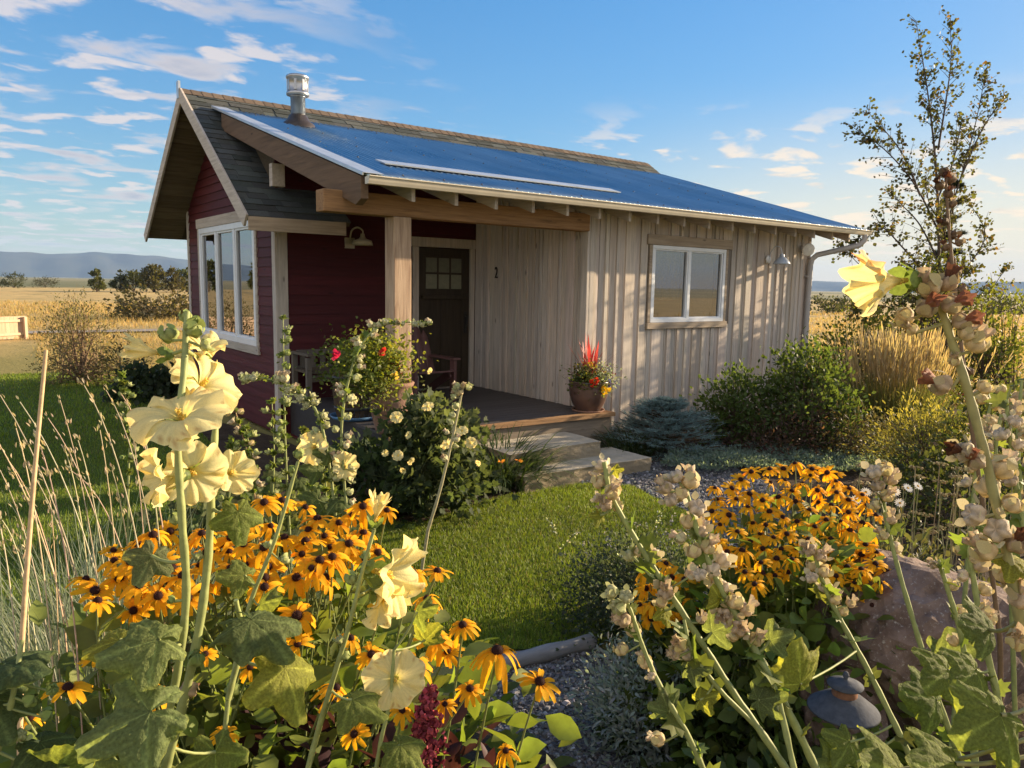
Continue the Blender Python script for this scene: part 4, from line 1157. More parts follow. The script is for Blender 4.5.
# feather reed grass
b = gz(894, 432); t = thing('feather_grass', 'big clump of tan feather reed grass beyond the rose bush', 'ornamental grass', b); m = MB(); k = 1500
P = b+np.stack([rs.normal(0, .26, k), rs.normal(0, .26, k), np.zeros(k)], 1); az = np.arctan2(P[:, 1]-b[1], P[:, 0]-b[0])+rs.normal(0, .5, k)
blades(m, P, rs.uniform(.5, 1.0, k), rs.uniform(.02, .40, k), rs.uniform(.1, .8, k), .011, cvar((.10, .13, .035), k), cvar((.20, .21, .07), k), 4, az); part(m, 'blades', BLADE, t)
m = MB(); k = 420; P = b+np.stack([rs.normal(0, .22, k), rs.normal(0, .22, k), np.zeros(k)], 1); az = np.arctan2(P[:, 1]-b[1], P[:, 0]-b[0])+rs.normal(0, .4, k); hh = rs.uniform(1.05, 1.5, k); ln = np.clip(np.hypot(P[:, 0]-b[0], P[:, 1]-b[1])*.7, 0, .5)*rs.uniform(.5, 1.1, k)
tp = blades(m, P, hh, ln, rs.uniform(.0, .2, k), .006, cvar((.20, .17, .06), k), cvar((.42, .30, .15), k), 4, az)
dirs = np.stack([np.sin(ln)*np.cos(az), np.sin(ln)*np.sin(az), np.cos(ln)], 1)
for q in range(5): m.scatter(L_LANCE, tp-dirs*(.08*q)-dirs*.07, dirs+rs.normal(0, .10, (k, 3)), np.array([.05, .17, .05])*rs.uniform(.8, 1.2, (k, 1)), cvar((.47, .37, .22), k, .2, .05), nrm=rs.normal(size=(k, 3)))
part(m, 'plumes', BLADE, t)


def strap_clump(name, label, cat, b, r, k, h, w_, col, group=None, flowers=0, bend=(1., 2.1)):
    t = thing(name, label, cat, b, group); b = np.asarray(b, float); m = MB(); P = b+np.stack([rs.normal(0, r*.28, k), rs.normal(0, r*.28, k), np.zeros(k)-.01], 1)
    az = np.arctan2(P[:, 1]-b[1], P[:, 0]-b[0])+rs.normal(0, .6, k)
    blades(m, P, h*rs.uniform(.55, 1.15, k), rs.uniform(.05, .7, k), rs.uniform(*bend, k), w_, cvar(col, k, .3), cvar(np.array(col)*1.5, k, .3), 5, az); part(m, 'blades', BLADE, t)
    for q in range(flowers):
        p = b+camdir(rs.uniform(-.1, .5), rs.uniform(.0, .15), 1)*r*.9+[0, 0, h*.40]; m = MB(); m.scatter(L_OVAL, np.tile(p, (6, 1)), rdir(6, -.1, .8), .045, cvar((.75, .32, .05), 6)); part(m, 'bloom', PETAL, t)
    return t


DG = 'dark strap-leaved clumps beside the steps'
strap_clump('daylily', 'large dark green strap-leaved clump left of the stone steps', 'daylily', gz(496, 484), .56, 800, .68, .016, (.050, .078, .026), DG, 2)
strap_clump('daylily', 'dark green strap-leaved clump under the right flower pot', 'daylily', np.array([.02, -.80, G+.02]), .45, 420, .42, .014, (.042, .062, .022), DG)
strap_clump('daylily', 'small dark strap-leaved tuft between the steps and the blue spruce', 'daylily', gz(628, 447), .30, 220, .40, .012, (.045, .065, .025), DG)

# silver ground cover: no one could count its sprigs
m = MB(); x, y = fillpts([(-.25, -1.55), (.35, -1.15), (1.6, -1.5), (3.0, -2.1), (3.2, -2.7), (1.6, -3.0), (.6, -2.3), (.1, -2.0)], 42000, (-.5, 3.4, -3.2, -1)); k = len(x)
z = G+.02+(.10+.07*vnoise(x*4, y*4, 12))*rs.uniform(.35, 1, k)**.7
m.scatter(L_LANCE, np.stack([x, y, z], 1), rdir(k, .0, 1.), .042*rs.uniform(.6, 1.3, k), cvar((.20, .27, .235), k, .25, .05), nrm=rs.normal(size=(k, 3)))
tag(m.build('ground_cover', LEAF), 'silvery blue-green mat between the gravel and the shrubs', 'ground cover', kind='stuff')

# ------------------------------------------------------------------ the far field
TG = 'trees at the far edge of the field'
def far_tree(px, py, d, h, r, col, label, nl=900, sh=.7, low=.12):
    b = at(px, py, d); b[2] = G-.05
    shrub('field_tree', label, 'tree', b, r, h, nl, L_QUAD, h*.105, col, TG, 12, sh, .2, low=low, barkc=(.08, .06, .045))


FT = (.085, .095, .034)
far_tree(97, 290, 112, 3.4, 1.0, FT, 'small round tree standing alone, leftmost on the field edge')
far_tree(120, 290, 120, 3.3, 1.2, FT, 'low tree between the lone tree and the grove')
far_tree(134, 290, 120, 3.4, 1.5, FT, 'wide green tree in the left part of the grove')
far_tree(154, 291, 118, 4.2, 1.8, (.10, .095, .036), 'tallest tree of the grove on the field edge', 1300)
far_tree(173, 291, 120, 3.6, 1.6, (.105, .095, .04), 'right tree of the grove beside the cabin wall', 1200)
far_tree(187, 291, 125, 4.2, 1.7, FT, 'tree half hidden by the cabin gable')
far_tree(14, 288, 140, 2.6, 2.2, (.06, .07, .03), 'low tree at the left edge of the picture')
far_tree(45, 289, 150, 1.9, 2.6, (.06, .06, .03), 'low bushy tree right of the left-edge one')
# trees out in the field to the west: the gable window mirrors them
for k, (px, d, h_) in enumerate(((-620, 130, 8.5), (-560, 140, 9), (-470, 120, 8), (-420, 150, 7.5), (-330, 140, 6.5), (-240, 130, 5.5))):
    b = at(-300, 300, 100); a = radians(-26+k*3.4); b = np.array([CAM[0]+d*sin(a), CAM[1]+d*cos(a), G-.05])
    shrub('field_tree', 'tall narrow tree far out in the field to the left of the view', 'tree', b, 1.3, h_*.8, 500, L_QUAD, .8, FT, 'poplars far left of the view', 8, .8, .2)
for k, (px, d, h_, r_) in enumerate(((824, 70, 1.2, 2.2), (846, 74, 1.3, 2.0), (1003, 78, 1.6, 2.8), (1020, 80, 1.5, 2.4))):
    b = at(px, 300, d); b[2] = G-.05
    shrub('field_bush', ('dark bush at the field edge just right of the downspout', 'dark bush at the field edge left of the aspen', 'wide dark bush on the field edge, right of the aspen', 'dark bush on the field edge at the right margin')[k], 'bush', b, r_, h_, 500, L_QUAD, .30, (.055, .06, .03), 'bushes at the far field edge on the right', 8)
shrub('field_bush', 'sparse sunlit willow bush in the dry grass beyond the lawn', 'bush', gz(82, 383), .72, 1.66, 3200, L_LANCE, .065, (.21, .18, .085), None, 34, .85, .35, barkc=(.20, .14, .09), low=.05)
shrub('field_bush', 'small sparse bush beside the cabin corner at the lawn edge', 'bush', gz(128, 386), .55, .9, 700, L_LANCE, .08, (.13, .11, .055), None, 20, .85, .35, barkc=(.18, .13, .08), low=.05)
shrub('field_bush', 'broad low weedy mound in the field left of the cabin', 'bush', gz(170, 318), 2.9, 1.0, 2600, L_QUAD, .20, (.10, .085, .04), None, 14, .9, .1, low=.05)
shrub('lawn_shrub', 'dark leafy shrub low against the cabin at the lawn edge', 'shrub', gz(152, 402), .5, .58, 1100, L_ROUND, .09, (.045, .065, .032), None, 12)
# plank fence
f1 = gz(27, 338); f0 = f1+np.array([-8.2, -5.0, 0]); t = thing('plank_fence', 'sunlit plain plank fence end at the left margin', 'fence', (f1+f0)/2)
m = MB(); q = (f0-f1)/np.linalg.norm(f0-f1); side = np.array([-q[1], q[0], 0]); x = 0
while x < 9.4: m.obox(f1+q*(x+.07)+[0, 0, .36], q*.066, side*.011, (0, 0, .36+rs.uniform(0, .004)), tone(.1)); x += .136
part(m, 'planks', FENCEW, t)
for z in (.15, .58): m = MB(); m.obox((f0+f1)/2+side*.035+[0, 0, z], q*4.7, side*.02, (0, 0, .04), tone(.1)); part(m, 'rail', FENCEW, t)
for x in (0.1, 3.1, 6.2, 9.2): m = MB(); m.obox(f1+q*x+side*.10+[0, 0, .34], q*.045, side*.045, (0, 0, .36), tone(.1)); part(m, 'post', FENCEW, t)
# dry grass of the field: countless tufts
m = MB(); Ps = []
for k, (r0, r1, a0, a1) in ((9000, (9, 26, -32, 2)), (9000, (24, 60, -34, 4)), (9000, (13, 28, 20, 40)), (7000, (26, 70, 18, 42))):
    pxs = rs.uniform(512+FPX*math.tan(radians(a0)), 512+FPX*math.tan(radians(a1)), k); dd = rs.uniform(r0**.5, r1**.5, k)**2
    P = CAM+dd[:, None]*(FW+RT*((pxs-512)/FPX)[:, None]); P[:, 2] = G-.02; keep = ~inside(LAWN, P[:, 0], P[:, 1]) & ~((P[:, 0] > -4.5) & (P[:, 0] < 6.8) & (P[:, 1] > -4.5) & (P[:, 1] < 8)) & ~((P[:, 1] > 23.9) & (P[:, 1] < 26.9))
    Ps.append(P[keep])
P = np.repeat(np.concatenate(Ps), 4, 0)+rs.normal(0, .06, (sum(map(len, Ps))*4, 3))*[1, 1, 0]; k = len(P); far = np.clip(np.linalg.norm(P-CAM, axis=1)/30, .5, 2)
g = np.clip(vnoise(P[:, 0]*.4, P[:, 1]*.4, 31)+.2-.02*np.hypot(P[:, 0], P[:, 1]), 0, 1)[:, None]
c = cvar((.50, .36, .15), k, .3)*(1-g)+cvar((.14, .15, .04), k, .3)*g
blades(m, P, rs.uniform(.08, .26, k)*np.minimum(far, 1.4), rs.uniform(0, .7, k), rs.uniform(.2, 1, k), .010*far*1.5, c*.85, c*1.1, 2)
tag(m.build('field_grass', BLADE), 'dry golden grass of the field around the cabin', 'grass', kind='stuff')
# ------------------------------------------------------------------ flowers
sheet('garden_bed', [(-.1, -2.5), (-1.0, -3.1), (-2.0, -4.0), (-2.9, -4.9), (-3.7, -5.7), (-4.5, -6.6), (-3, -8.5), (2, -8.0), (4.2, -6), (4.4, -4.25), (4, -4.25), (1.6, -3.65)], G-.006, SOIL)


def rud_flower(seed, np_=12, droop=.35):
    r = np.random.RandomState(seed); m = MB()
    for k in range(np_):
        if r.rand() < .07: continue
        a = 2*pi*k/np_+r.normal(0, .13); L = r.uniform(.42, .55); dr = droop*r.uniform(.5, 1.6); wd = .085*r.uniform(.85, 1.2); tw = r.normal(0, .25)
        V = []; C = []
        for i, q in enumerate(np.linspace(0, 1, 6)):
            rr = .09+L*(q-.10*q*q*dr); z = .07-dr*q*q*.62+.10*q*(1-q)+r.normal(0, .006); ww = wd*(.35+1.5*q*(1-q)*1.5+.25*q) if q < 1 else wd*.55
            for s in (-1, 0, 1):
                zz = z-(.018 if s == 0 else 0)+s*tw*ww*.5; V.append((rr+(.025 if (q == 1 and s == 0) else 0)*-1, s*ww, zz)); g = r.uniform(.94, 1.06)
                C.append(np.array([.91, .47, .015])*g*(1-.35*max(0, .3-q)/.3*np.array([.2, .9, 1])))
        V = np.array(V); R = np.array([[cos(a), -sin(a), 0], [sin(a), cos(a), 0], [0, 0, 1]]); V = V@R.T
        F = [(3*i+s, 3*i+s+1, 3*i+s+4, 3*i+s+3) for i in range(5) for s in (0, 1)]
        m.add(V, F, np.array(C), True)
    return mesh_of(m, 'petals', PETAL)


def rud_cone():
    m = MB(); k = 14
    m.lathe([(.0, -.02), (.10, -.01), (.135, .05), (.13, .11), (.10, .165), (.05, .195), (0, .205)], (0, 0, 0), (.028, .010, .008), k)
    P = []; 
    for i in range(90):
        q = (i+.5)/90; th = i*2.39996; z = .20*q; rr = .137*sqrt(max(0.02, 1-(max(0, q-.2)/.82)**2)); P.append((rr*cos(th), rr*sin(th), z))
    P = np.array(P); m.scatter(L_LANCE, P, P*[1, 1, .7]+[0, 0, .02], .04, cvar((.075, .025, .012), 90, .4), nrm=[0, 0, 1])
    return mesh_of(m, 'cone', MATTE)


RF = [rud_flower(s, n_, d) for s, n_, d in ((1, 12, .28), (2, 13, .5), (3, 11, .75), (4, 12, .95), (5, 10, .42), (6, 13, .18))]
RC = rud_cone()


def rudbeckia(name, label, base, flist, leaves, lcol, rad, hgt, nleaf, group=None, size=.10, sunb=.0, droopy=False):
    """one clump: every bloom a part (> cone) on its own stem"""
    base = np.asarray(base, float); t = thing(name, label, 'flowers', base, group); ms = MB(); mf = MB(); LP, LD = [], []
    for k, (px, py, d, *sz) in enumerate(flist):
        p = at(px, py, d); s = (sz[0] if sz else 1.)*size*rs.uniform(.78, 1.16)
        nrm = np.array([0, 0, 1.])*rs.uniform(.6, 1.1)+(CAM-p)/np.linalg.norm(CAM-p)*rs.uniform(.05, .75)+rs.normal(0, .22, 3); nrm /= np.linalg.norm(nrm)
        B = basis(nrm)@np.array([[cos(k), -sin(k), 0], [sin(k), cos(k), 0], [0, 0, 1]])
        me = RF[rs.choice([0, 1, 1, 2, 4, 5] if droopy else [0, 0, 1, 2, 4, 5])]
        if k < 100:
            f = inst(me, 'flower', t, mat4(B, p, s)); c = bpy.data.objects.new('cone', RC); COL.objects.link(c); c.parent = f
        root = base+np.array([rs.normal(0, .16)*rad, rs.normal(0, .16)*rad, -.05]); root += ((p-base)*[1, 1, 0])*.45
        root[2] = H(root[0], root[1])-.02
        q = bez(root, root*.35+p*.65-nrm*.15*[1, 1, 0]+[0, 0, -.05], p-nrm*s*.02, 8)
        ms.tube(q, np.linspace(.0035, .0022, 8), (.16, .19, .06), 5, False)
        for tt in rs.uniform(.15, .88, 5): i = int(tt*7); LP.append(q[i]+(q[i+1]-q[i])*(tt*7-i)); LD.append(rdir(1, -.3, .7)[0])
    k = nleaf; u = rdir(k, -.1, 1.); rr = rs.uniform(.3, 1., k)**.6
    P = base+np.stack([u[:, 0]*rad*rr, u[:, 1]*rad*rr, np.abs(u[:, 2])*hgt*rr*.86], 1); P[:, 2] = np.maximum(P[:, 2], H(P[:, 0], P[:, 1])+.02)
    LP = np.concatenate([np.array(LP).reshape(-1, 3), P]); LD = np.concatenate([np.array(LD).reshape(-1, 3), u*[1, 1, .3]+rs.normal(0, .5, (k, 3))+[0, 0, .1]])
    n = len(LP); mf.scatter(leaves, LP, LD, .095*rs.uniform(.5, 1.2, n), cvar(lcol, n, .3), nrm=rs.normal(0, .6, (n, 3))+[0, 0, 1])
    part(ms, 'stems', STEM, t); part(mf, 'foliage', LEAF, t); return t


def poisson(poly, dmin, n, warp=1.):
    P = np.array(poly, float); out = []; lo, hi = P.min(0), P.max(0)
    for _ in range(6000):
        x, y = rs.uniform(lo[0], hi[0]), rs.uniform(lo[1], hi[1])
        if not inside(poly, np.array([x]), np.array([y]))[0]: continue
        if all((x-a)**2+((y-b)*warp)**2 > dmin**2 for a, b in out): out.append((x, y))
        if len(out) >= n: break
    return out


LF = poisson([(80, 585), (112, 548), (160, 522), (250, 496), (330, 498), (372, 494), (405, 520), (400, 552), (345, 590), (280, 588), (200, 598), (112, 622)], 14, 62, 1.5)
LF = [(x, y, 2.15-(y-490)/130*.55+rs.uniform(-.1, .1)) for x, y in LF]
LF += [(312, 570, 1.75, 1.1), (297, 617, 1.7, 1.05), (298, 645, 1.7, .9), (412, 575, 1.8), (437, 573, 1.7, 1.1), (427, 600, 1.65, .9), (463, 627, 1.55, 1.05), (436, 640, 1.6, 1.), (448, 652, 1.6, .9), (497, 654, 1.45, 1.05), (539, 684, 1.5, .95), (506, 752, 1.5, .7),
       (414, 667, 1.5), (402, 712, 1.45, .85), (68, 690, 1.35, .9), (97, 603, 1.6, .9), (124, 640, 1.55, .8), (152, 690, 1.4, .9), (350, 640, 1.7, .9), (371, 655, 1.65), (385, 605, 1.75, .9), (8, 690, 1.2, .9), (95, 660, 1.6, .7), (160, 745, 1.4, .8), (30, 720, 1.4, .7), (205, 655, 1.6, .8), (335, 690, 1.55, .8), (250, 668, 1.6, .7), (445, 705, 1.5, .7), (355, 735, 1.5, .7), (225, 735, 1.45, .7), (470, 690, 1.5, .75)]
rudbeckia('black_eyed_susan', 'near clump of drooping orange black-eyed susans left of the lawn', [*(at(255, 560, 1.85)[:2]), float(H(*at(255, 560, 1.85)[:2]))], LF, L_OVAL, (.165, .21, .042), .85, .86, 1500, 'black-eyed susan clumps', .074, droopy=True)
RFL = poisson([(703, 500), (730, 474), (790, 463), (838, 472), (872, 505), (890, 560), (884, 592), (850, 585), (800, 556), (792, 575), (748, 590), (728, 568), (712, 540)], 13.2, 82, 1.25)
RFL = [(x, y, 3.45-(y-465)/130*.75+rs.uniform(-.08, .08)) for x, y in RFL]
RFL += [(872, 606, 2.75, .9), (860, 575, 2.8), (812, 470, 3.4), (836, 475, 3.4)]
bR = at(795, 600, 3.1); bR[2] = H(bR[0], bR[1])
rudbeckia('black_eyed_susan', 'full golden dome of black-eyed susans in front of the boulder', bR, RFL[:100], L_OVAL, (.145, .195, .04), .62, 1.0, 2300, 'black-eyed susan clumps', .082)
MF = poisson([(628, 580), (655, 565), (700, 562), (712, 600), (690, 625), (640, 625)], 13, 15)
bM = at(672, 630, 3.35); bM[2] = H(bM[0], bM[1])
rudbeckia('black_eyed_susan', 'small low group of black-eyed susans behind the dry hollyhock stalks', bM, [(x, y, 3.2+rs.uniform(-.1, .1)) for x, y in MF], L_OVAL, (.11, .15, .035), .28, .60, 520, 'black-eyed susan clumps', .098)


# ------------------------------------------------------------------ hollyhocks
def holly_leaf(seed, nlob=5):
    r = np.random.RandomState(seed); m = MB(); na, nr = 84, 12; V = []; C = []; ph = r.uniform(0, 6)
    for j in range(nr+1):
        q = j/nr
        for i in range(na+1):
            th = (-1+2*i/na)*(pi-.20); lob = (1+cos(nlob*th))/2; R = (.60+.26*cos(th*.9))*(1-.36*(1-lob)*q**2)*(1+.045*(abs((th*6.5+ph) % 2-1)-.5)*2*q)
            x = R*q*sin(th); y = R*q*cos(th); rib = lob**6
            z = -.20*q*q+.045*sin(3*th+ph)*q*q+.055*(1-rib)*q*(1-.4*q)+.035*sin(7*th+ph*2)*q**3+.016*sin(x*21+ph+y*6)*sin(y*24-x*5)*min(1, q*3)+.007*sin(x*47+y*13+ph)*sin(y*51)
            V.append((x, y, z)); C.append(np.array([1, 1, 1])*(.80+.85*lob**40*(1-.45*q)+.45*max(0, 1-abs(((q*9+abs(sin(2.5*th))*3.2) % 1)-.5)*7)*q+r.uniform(-.08, .08))*(np.array([1.35, 1.2, .8]) if q > .93 and r.rand() < .5 else 1))
    n = na+1; i, j = np.meshgrid(np.arange(na), np.arange(nr), indexing='ij'); F = np.stack([j*n+i, j*n+i+1, (j+1)*n+i+1, (j+1)*n+i], -1).reshape(-1, 4)
    return np.array(V), F, np.array(C)


HL = [holly_leaf(s, nb) for s, nb in ((11, 5), (12, 5), (13, 7), (14, 5))]
HL_MESH = {}


def hleaf_mesh(k, col):
    key = (k, col)
    if key not in HL_MESH:
        V, F, C = HL[k]; m = MB(); m.add(V, F, C*np.array(col), True); HL_MESH[key] = mesh_of(m, 'leaf', LEAFT)
    return HL_MESH[key]


PALE = np.array([.87, .79, .40])


def blossom(seed, opened=1., col=PALE, tint=None):
    """five broad ruffled petals, unit diameter when open"""
    r = np.random.RandomState(seed); m = MB(); nu, nv = 12, 21
    for k in range(5):
        a = 2*pi*k/5+r.normal(0, .06); V = []; C = []; ph = r.uniform(0, 6); L = .56*r.uniform(.92, 1.08)
        for i in range(nu):
            q = i/(nu-1)
            for j in range(nv):
                v = -1+2*j/(nv-1); half = .92*(.42+.58*q**.6); ang = a+v*half
                rr = L*q*(.16+.84*opened*(q**.25))*(1-.10*v*v*q); z = L*q*(1.20-.95*opened*q**.9)
                z += (.045*sin(v*4+ph)+.050*sin(v*8+ph*2)+.012*sin(v*17+ph))*q**2.4+.028*v*q; rr += .03*sin(v*8+ph)*q**3
                rr += L*.14*max(0, q-.7)*opened
                V.append((rr*cos(ang), rr*sin(ang), z)); cc = np.array(col)*(1+.08*sin(v*34+ph)*(1-.5*q))*(1-.05*(r.rand() < .1))*r.uniform(.97, 1.03)
                thr = max(0, 1-q*2.6); cc = cc*(1-thr)+np.array([.62, .52, .06])*thr
                if q > .9 and r.rand() < .12: cc = cc*np.array([.72, .58, .5])
                if tint is not None and k == 1: tq = max(0, q-.55)/.45*(.4+.6*r.rand()); cc = cc*(1-tq*.8)+np.array(tint)*tq*.8
                C.append(cc)
        i, j = np.meshgrid(np.arange(nu-1), np.arange(nv-1), indexing='ij'); F = np.stack([i*nv+j, i*nv+j+1, (i+1)*nv+j+1, (i+1)*nv+j], -1).reshape(-1, 4)
        m.add(np.array(V), F, np.array(C), True)
    return mesh_of(m, 'petals', PETAL)


BL = [blossom(21, 1.), blossom(22, .9), blossom(23, .62), blossom(24, .25), blossom(25, 1.05), blossom(26, .42, PALE, (.85, .20, .12))]


def stamen_mesh():
    m = MB(); m.tube([(0, 0, 0), (0, 0, .10), (0, 0, .22)], [.022, .03, .018], (.72, .58, .12), 8)
    P = np.array([(0, 0, .04+.2*i/60.) for i in range(60)]); m.scatter(PEB, P+rdir(60, -.2, .4)*.03, rdir(60), .022, cvar((.85, .72, .25), 60), nrm=rdir(60)); return mesh_of(m, 'stamen', PETAL)


def calyx_mesh(col=(.17, .23, .07)):
    m = MB(); m.lathe([(.0, -.14), (.05, -.13), (.09, -.07), (.10, -.02)], (0, 0, -.01), col, 12)
    for k in range(5):
        a = k*2*pi/5; m.scatter(leafshape(.40, .04, -.05), [(.085*cos(a), .085*sin(a), -.07)], [(cos(a)*.55, sin(a)*.55, .85)], .20, np.array(col)*1.1, nrm=[(-cos(a), -sin(a), .5)])
    return mesh_of(m, 'calyx', LEAF)


STM, CLX = stamen_mesh(), calyx_mesh()


def pod_mesh(seed, col, dried=0, opened=0.):
    """round seed pod wrapped in five sepals; dried: a withered petal on top"""
    r = np.random.RandomState(seed); m = MB(); k = 25; prof = [(.06, -.36), (.20, -.33), (.38, -.20), (.47, .0), (.44, .18), (.30, .33+.1*opened), (.12, .40-.25*opened), (0.0, .40-.35*opened)]
    V = []
    for rr, z in prof:
        z = z*.82
        for i in range(k):
            a = i*2*pi/k; lob = 1-.22*abs(sin(2.5*a+.3))**2*(1 if z > -.2 else .3)+r.normal(0, .03); V.append((rr*lob*cos(a), rr*lob*sin(a), z*(1+.10*cos(5*a+.6)*(z > .2))))
    n = len(prof); i, j = np.meshgrid(np.arange(n-1), np.arange(k), indexing='ij'); F = np.stack([i*k+j, i*k+(j+1) % k, (i+1)*k+(j+1) % k, (i+1)*k+j], -1).reshape(-1, 4)
    C = np.array([np.array(col)*(1+.22*cos(5*(q % k)*2*pi/k+.6))*r.uniform(.9, 1.1)*(1.1-.25*(q//k)/n) for q in range(len(V))]); m.add(np.array(V), F, C, True)
    for q in range(5):
        a = q*2*pi/5+.3; m.scatter(leafshape(.42, .06, .30 if not opened else -.25), [(.40*cos(a), .40*sin(a), .02)], [(cos(a)*(-.12+.9*opened+r.uniform(-.1, .35)), sin(a)*(-.12+.9*opened+r.uniform(-.1, .35)), .9)], .52*r.uniform(.7, 1.2), np.array(col)*np.array([1, 1.06, .9])*r.uniform(.8, 1.2), nrm=[(cos(a), sin(a), .3)])
    if dried:
        c2 = {1: (.55, .44, .30), 2: (.13, .055, .03), 3: (.30, .13, .08)}[dried]; na, nu = 22, 6; V = []
        for i in range(nu):
            q = i/(nu-1)
            for j in range(na): a = j*2*pi/na; rr = (.10+.26*q*(1-.35*q))*(1+.35*sin(3*a+seed)*q+.25*sin(7*a)*q); V.append((rr*cos(a)+.15*q*q, rr*sin(a), .22+.62*q+.06*sin(5*a)*q))
        i, j = np.meshgrid(np.arange(nu-1), np.arange(na), indexing='ij'); F = np.stack([i*na+j, i*na+(j+1) % na, (i+1)*na+(j+1) % na, (i+1)*na+j], -1).reshape(-1, 4)
        m.add(np.array(V), F, cvar(c2, len(V), .2), True)
    return mesh_of(m, 'seed_pod', POD)


TAN = (.60, .48, .27)
PODS = {'tan': [pod_mesh(1, TAN, 1), pod_mesh(2, TAN, 0), pod_mesh(3, (.60, .50, .36), 0, .6), pod_mesh(4, (.50, .39, .26), 1, .3)],
        'brown': [pod_mesh(5, (.40, .30, .19), 2), pod_mesh(6, (.50, .41, .27), 2, .4), pod_mesh(7, (.46, .36, .24), 3), pod_mesh(8, TAN, 1)],
        'dark': [pod_mesh(16, (.20, .13, .08), 2), pod_mesh(17, (.14, .09, .055), 2, .4), pod_mesh(18, (.24, .16, .10), 1)],
        'green': [pod_mesh(9, (.30, .34, .12), 0), pod_mesh(10, (.38, .40, .18), 0, .3), pod_mesh(12, (.25, .31, .10), 0)],
        'pale': [pod_mesh(13, (.50, .50, .27), 0), pod_mesh(14, (.46, .45, .25), 0, .5), pod_mesh(15, (.54, .50, .32), 1)]}
SC = (.24, .27, .095)


def hollyhock(name, label, stems, blooms=(), leaves=(), pods=(), kind='tan', auto=None, group=None, scol=SC, lcol=(.18, .23, .055), bracts=0, cat='hollyhock'):
    """stems: list of (pixel path with depths, r0, r1); pods (px,py,diameter px); leaves (px,py,len px,tip(a,b,c),normal(a,b,c),variant); all at the depth of the nearest stem"""
    paths = [spline([at(*q) for q in p], 6) for p, _, _ in stems]; root = paths[0][0].copy(); root[2] = H(root[0], root[1])
    t = thing(name, label, cat, root, group); ms = MB(); allp = np.concatenate(paths)
    for p, (_, r0, r1) in zip(paths, stems):
        n = len(p); r = np.linspace(r0, r1, n)*(1+.10*np.sin(np.arange(n)*2.1)); ms.tube(p, r, np.array(scol)*np.linspace(.9, 1.15, n)[:, None], 8)
    a = paths[0][0]; b = paths[0][1]-a
    if a[2] > root[2]+.05:                                   # carry the main stem down into the soil
        d = b/np.linalg.norm(b); f = a-d*.5*(a[2]-root[2])*[1, 1, 0]; f[2] = root[2]-.03; ms.tube(bez(a, (a+f)/2-d*.05, f, 6), stems[0][1], np.array(scol)*.9, 8); t.location = [float(f[0]), float(f[1]), float(root[2])]
    pix = np.stack([(allp-CAM)@RT/((allp-CAM)@FW)*FPX+512, 384-(allp-CAM)@UP/((allp-CAM)@FW)*FPX], 1); dep = (allp-CAM)@FW

    def near(px, py): i = np.argmin((pix[:, 0]-px)**2+(pix[:, 1]-py)**2); return allp[i], dep[i]

    def stalk(a, b, r, sag=.0): ms.tube(bez(a, (a+b)/2+[0, 0, -sag], b, 5), [r*1.2, r, r, r, r*1.1], scol, 6, False)
    for px, py, dia, face, v, *dz in blooms:
        s, d = near(px, py); d += dz[0] if dz else 0; p = at(px, py, d); D = dia*d/FPX; f = camdir(*face); base = p-f*D*.22
        M = mat4(basis(f)@np.array([[cos(px), -sin(px), 0], [sin(px), cos(px), 0], [0, 0, 1]]), base, D)
        o = inst(BL[v], 'blossom', t, M)
        for me, nm in ((STM, 'stamen'), (CLX, 'calyx')): c = bpy.data.objects.new(nm, me); COL.objects.link(c); c.parent = o
        stalk(s, base-f*D*.08, max(.0022, D*.022))
    for px, py, ln, tip, nrm, v, *ex in leaves:
        s, d = near(px, py); d += ex[0] if ex else 0; p = at(px, py, d); L = ln*.86*d/FPX; y = camdir(*tip); z = camdir(nrm[0]+.5, nrm[1], nrm[2]); x = np.cross(y, z); x /= np.linalg.norm(x); z = np.cross(x, y)
        o = inst(hleaf_mesh(v, tuple(ex[1]) if len(ex) > 1 else tuple(lcol)), 'leaf', t, mat4(np.stack([x, y, z], 1), p, L)); stalk(s, p, max(.002, L*.018), .01)
    pods = list(pods)
    if auto:
        n, t0, t1, dia, spread = auto
        p = paths[0] if len(auto) < 6 else paths[auto[5]] if False else paths[0]
        for q in np.linspace(t0, t1, n): i = int(q*(len(p)-1)); pxx = (p[i]-CAM)@RT/((p[i]-CAM)@FW)*FPX+512; pyy = 384-(p[i]-CAM)@UP/((p[i]-CAM)@FW)*FPX; pods.append((pxx+rs.choice([-1, 1])*spread*rs.uniform(.4, 1), pyy+rs.uniform(-3, 3), dia*rs.uniform(.7, 1.15)))
    for k, (px, py, dia, *kd) in enumerate(pods):
        s, d = near(px, py); d += rs.uniform(-.4, .4)*dia*d/FPX; p = at(px, py, d); D = dia*.80*d/FPX; out = p-s; up = out/(np.linalg.norm(out)+1e-6)*.8+camdir(0, 1, .15)*.75+rs.normal(0, .25, 3)
        if k < 95: inst(PODS[kd[0] if kd else kind][rs.randint(0, len(PODS[kd[0] if kd else kind]))], 'seed_pod', t, mat4(basis(up), p, D)); stalk(s, p-up/np.linalg.norm(up)*D*.3, max(.0016, D*.055))
    if bracts:
        P = []; D = []
        for q in rs.randint(1, len(allp), bracts): P.append(allp[q]); D.append(rdir(1, -.2, .9)[0])
        P = np.array(P); k = len(P); sz = .035*rs.uniform(.6, 1.3, k); mf = MB(); mf.scatter(L_PALM, P, D, sz, cvar(np.array(lcol)*.9, k, .3), nrm=rs.normal(size=(k, 3))); part(mf, 'foliage', LEAF, t)
    part(ms, 'stem', STEM, t); return t


HG = 'hollyhocks of the garden beds'
DK, LT, YL = (.12, .165, .065), (.22, .265, .065), (.32, .33, .06)
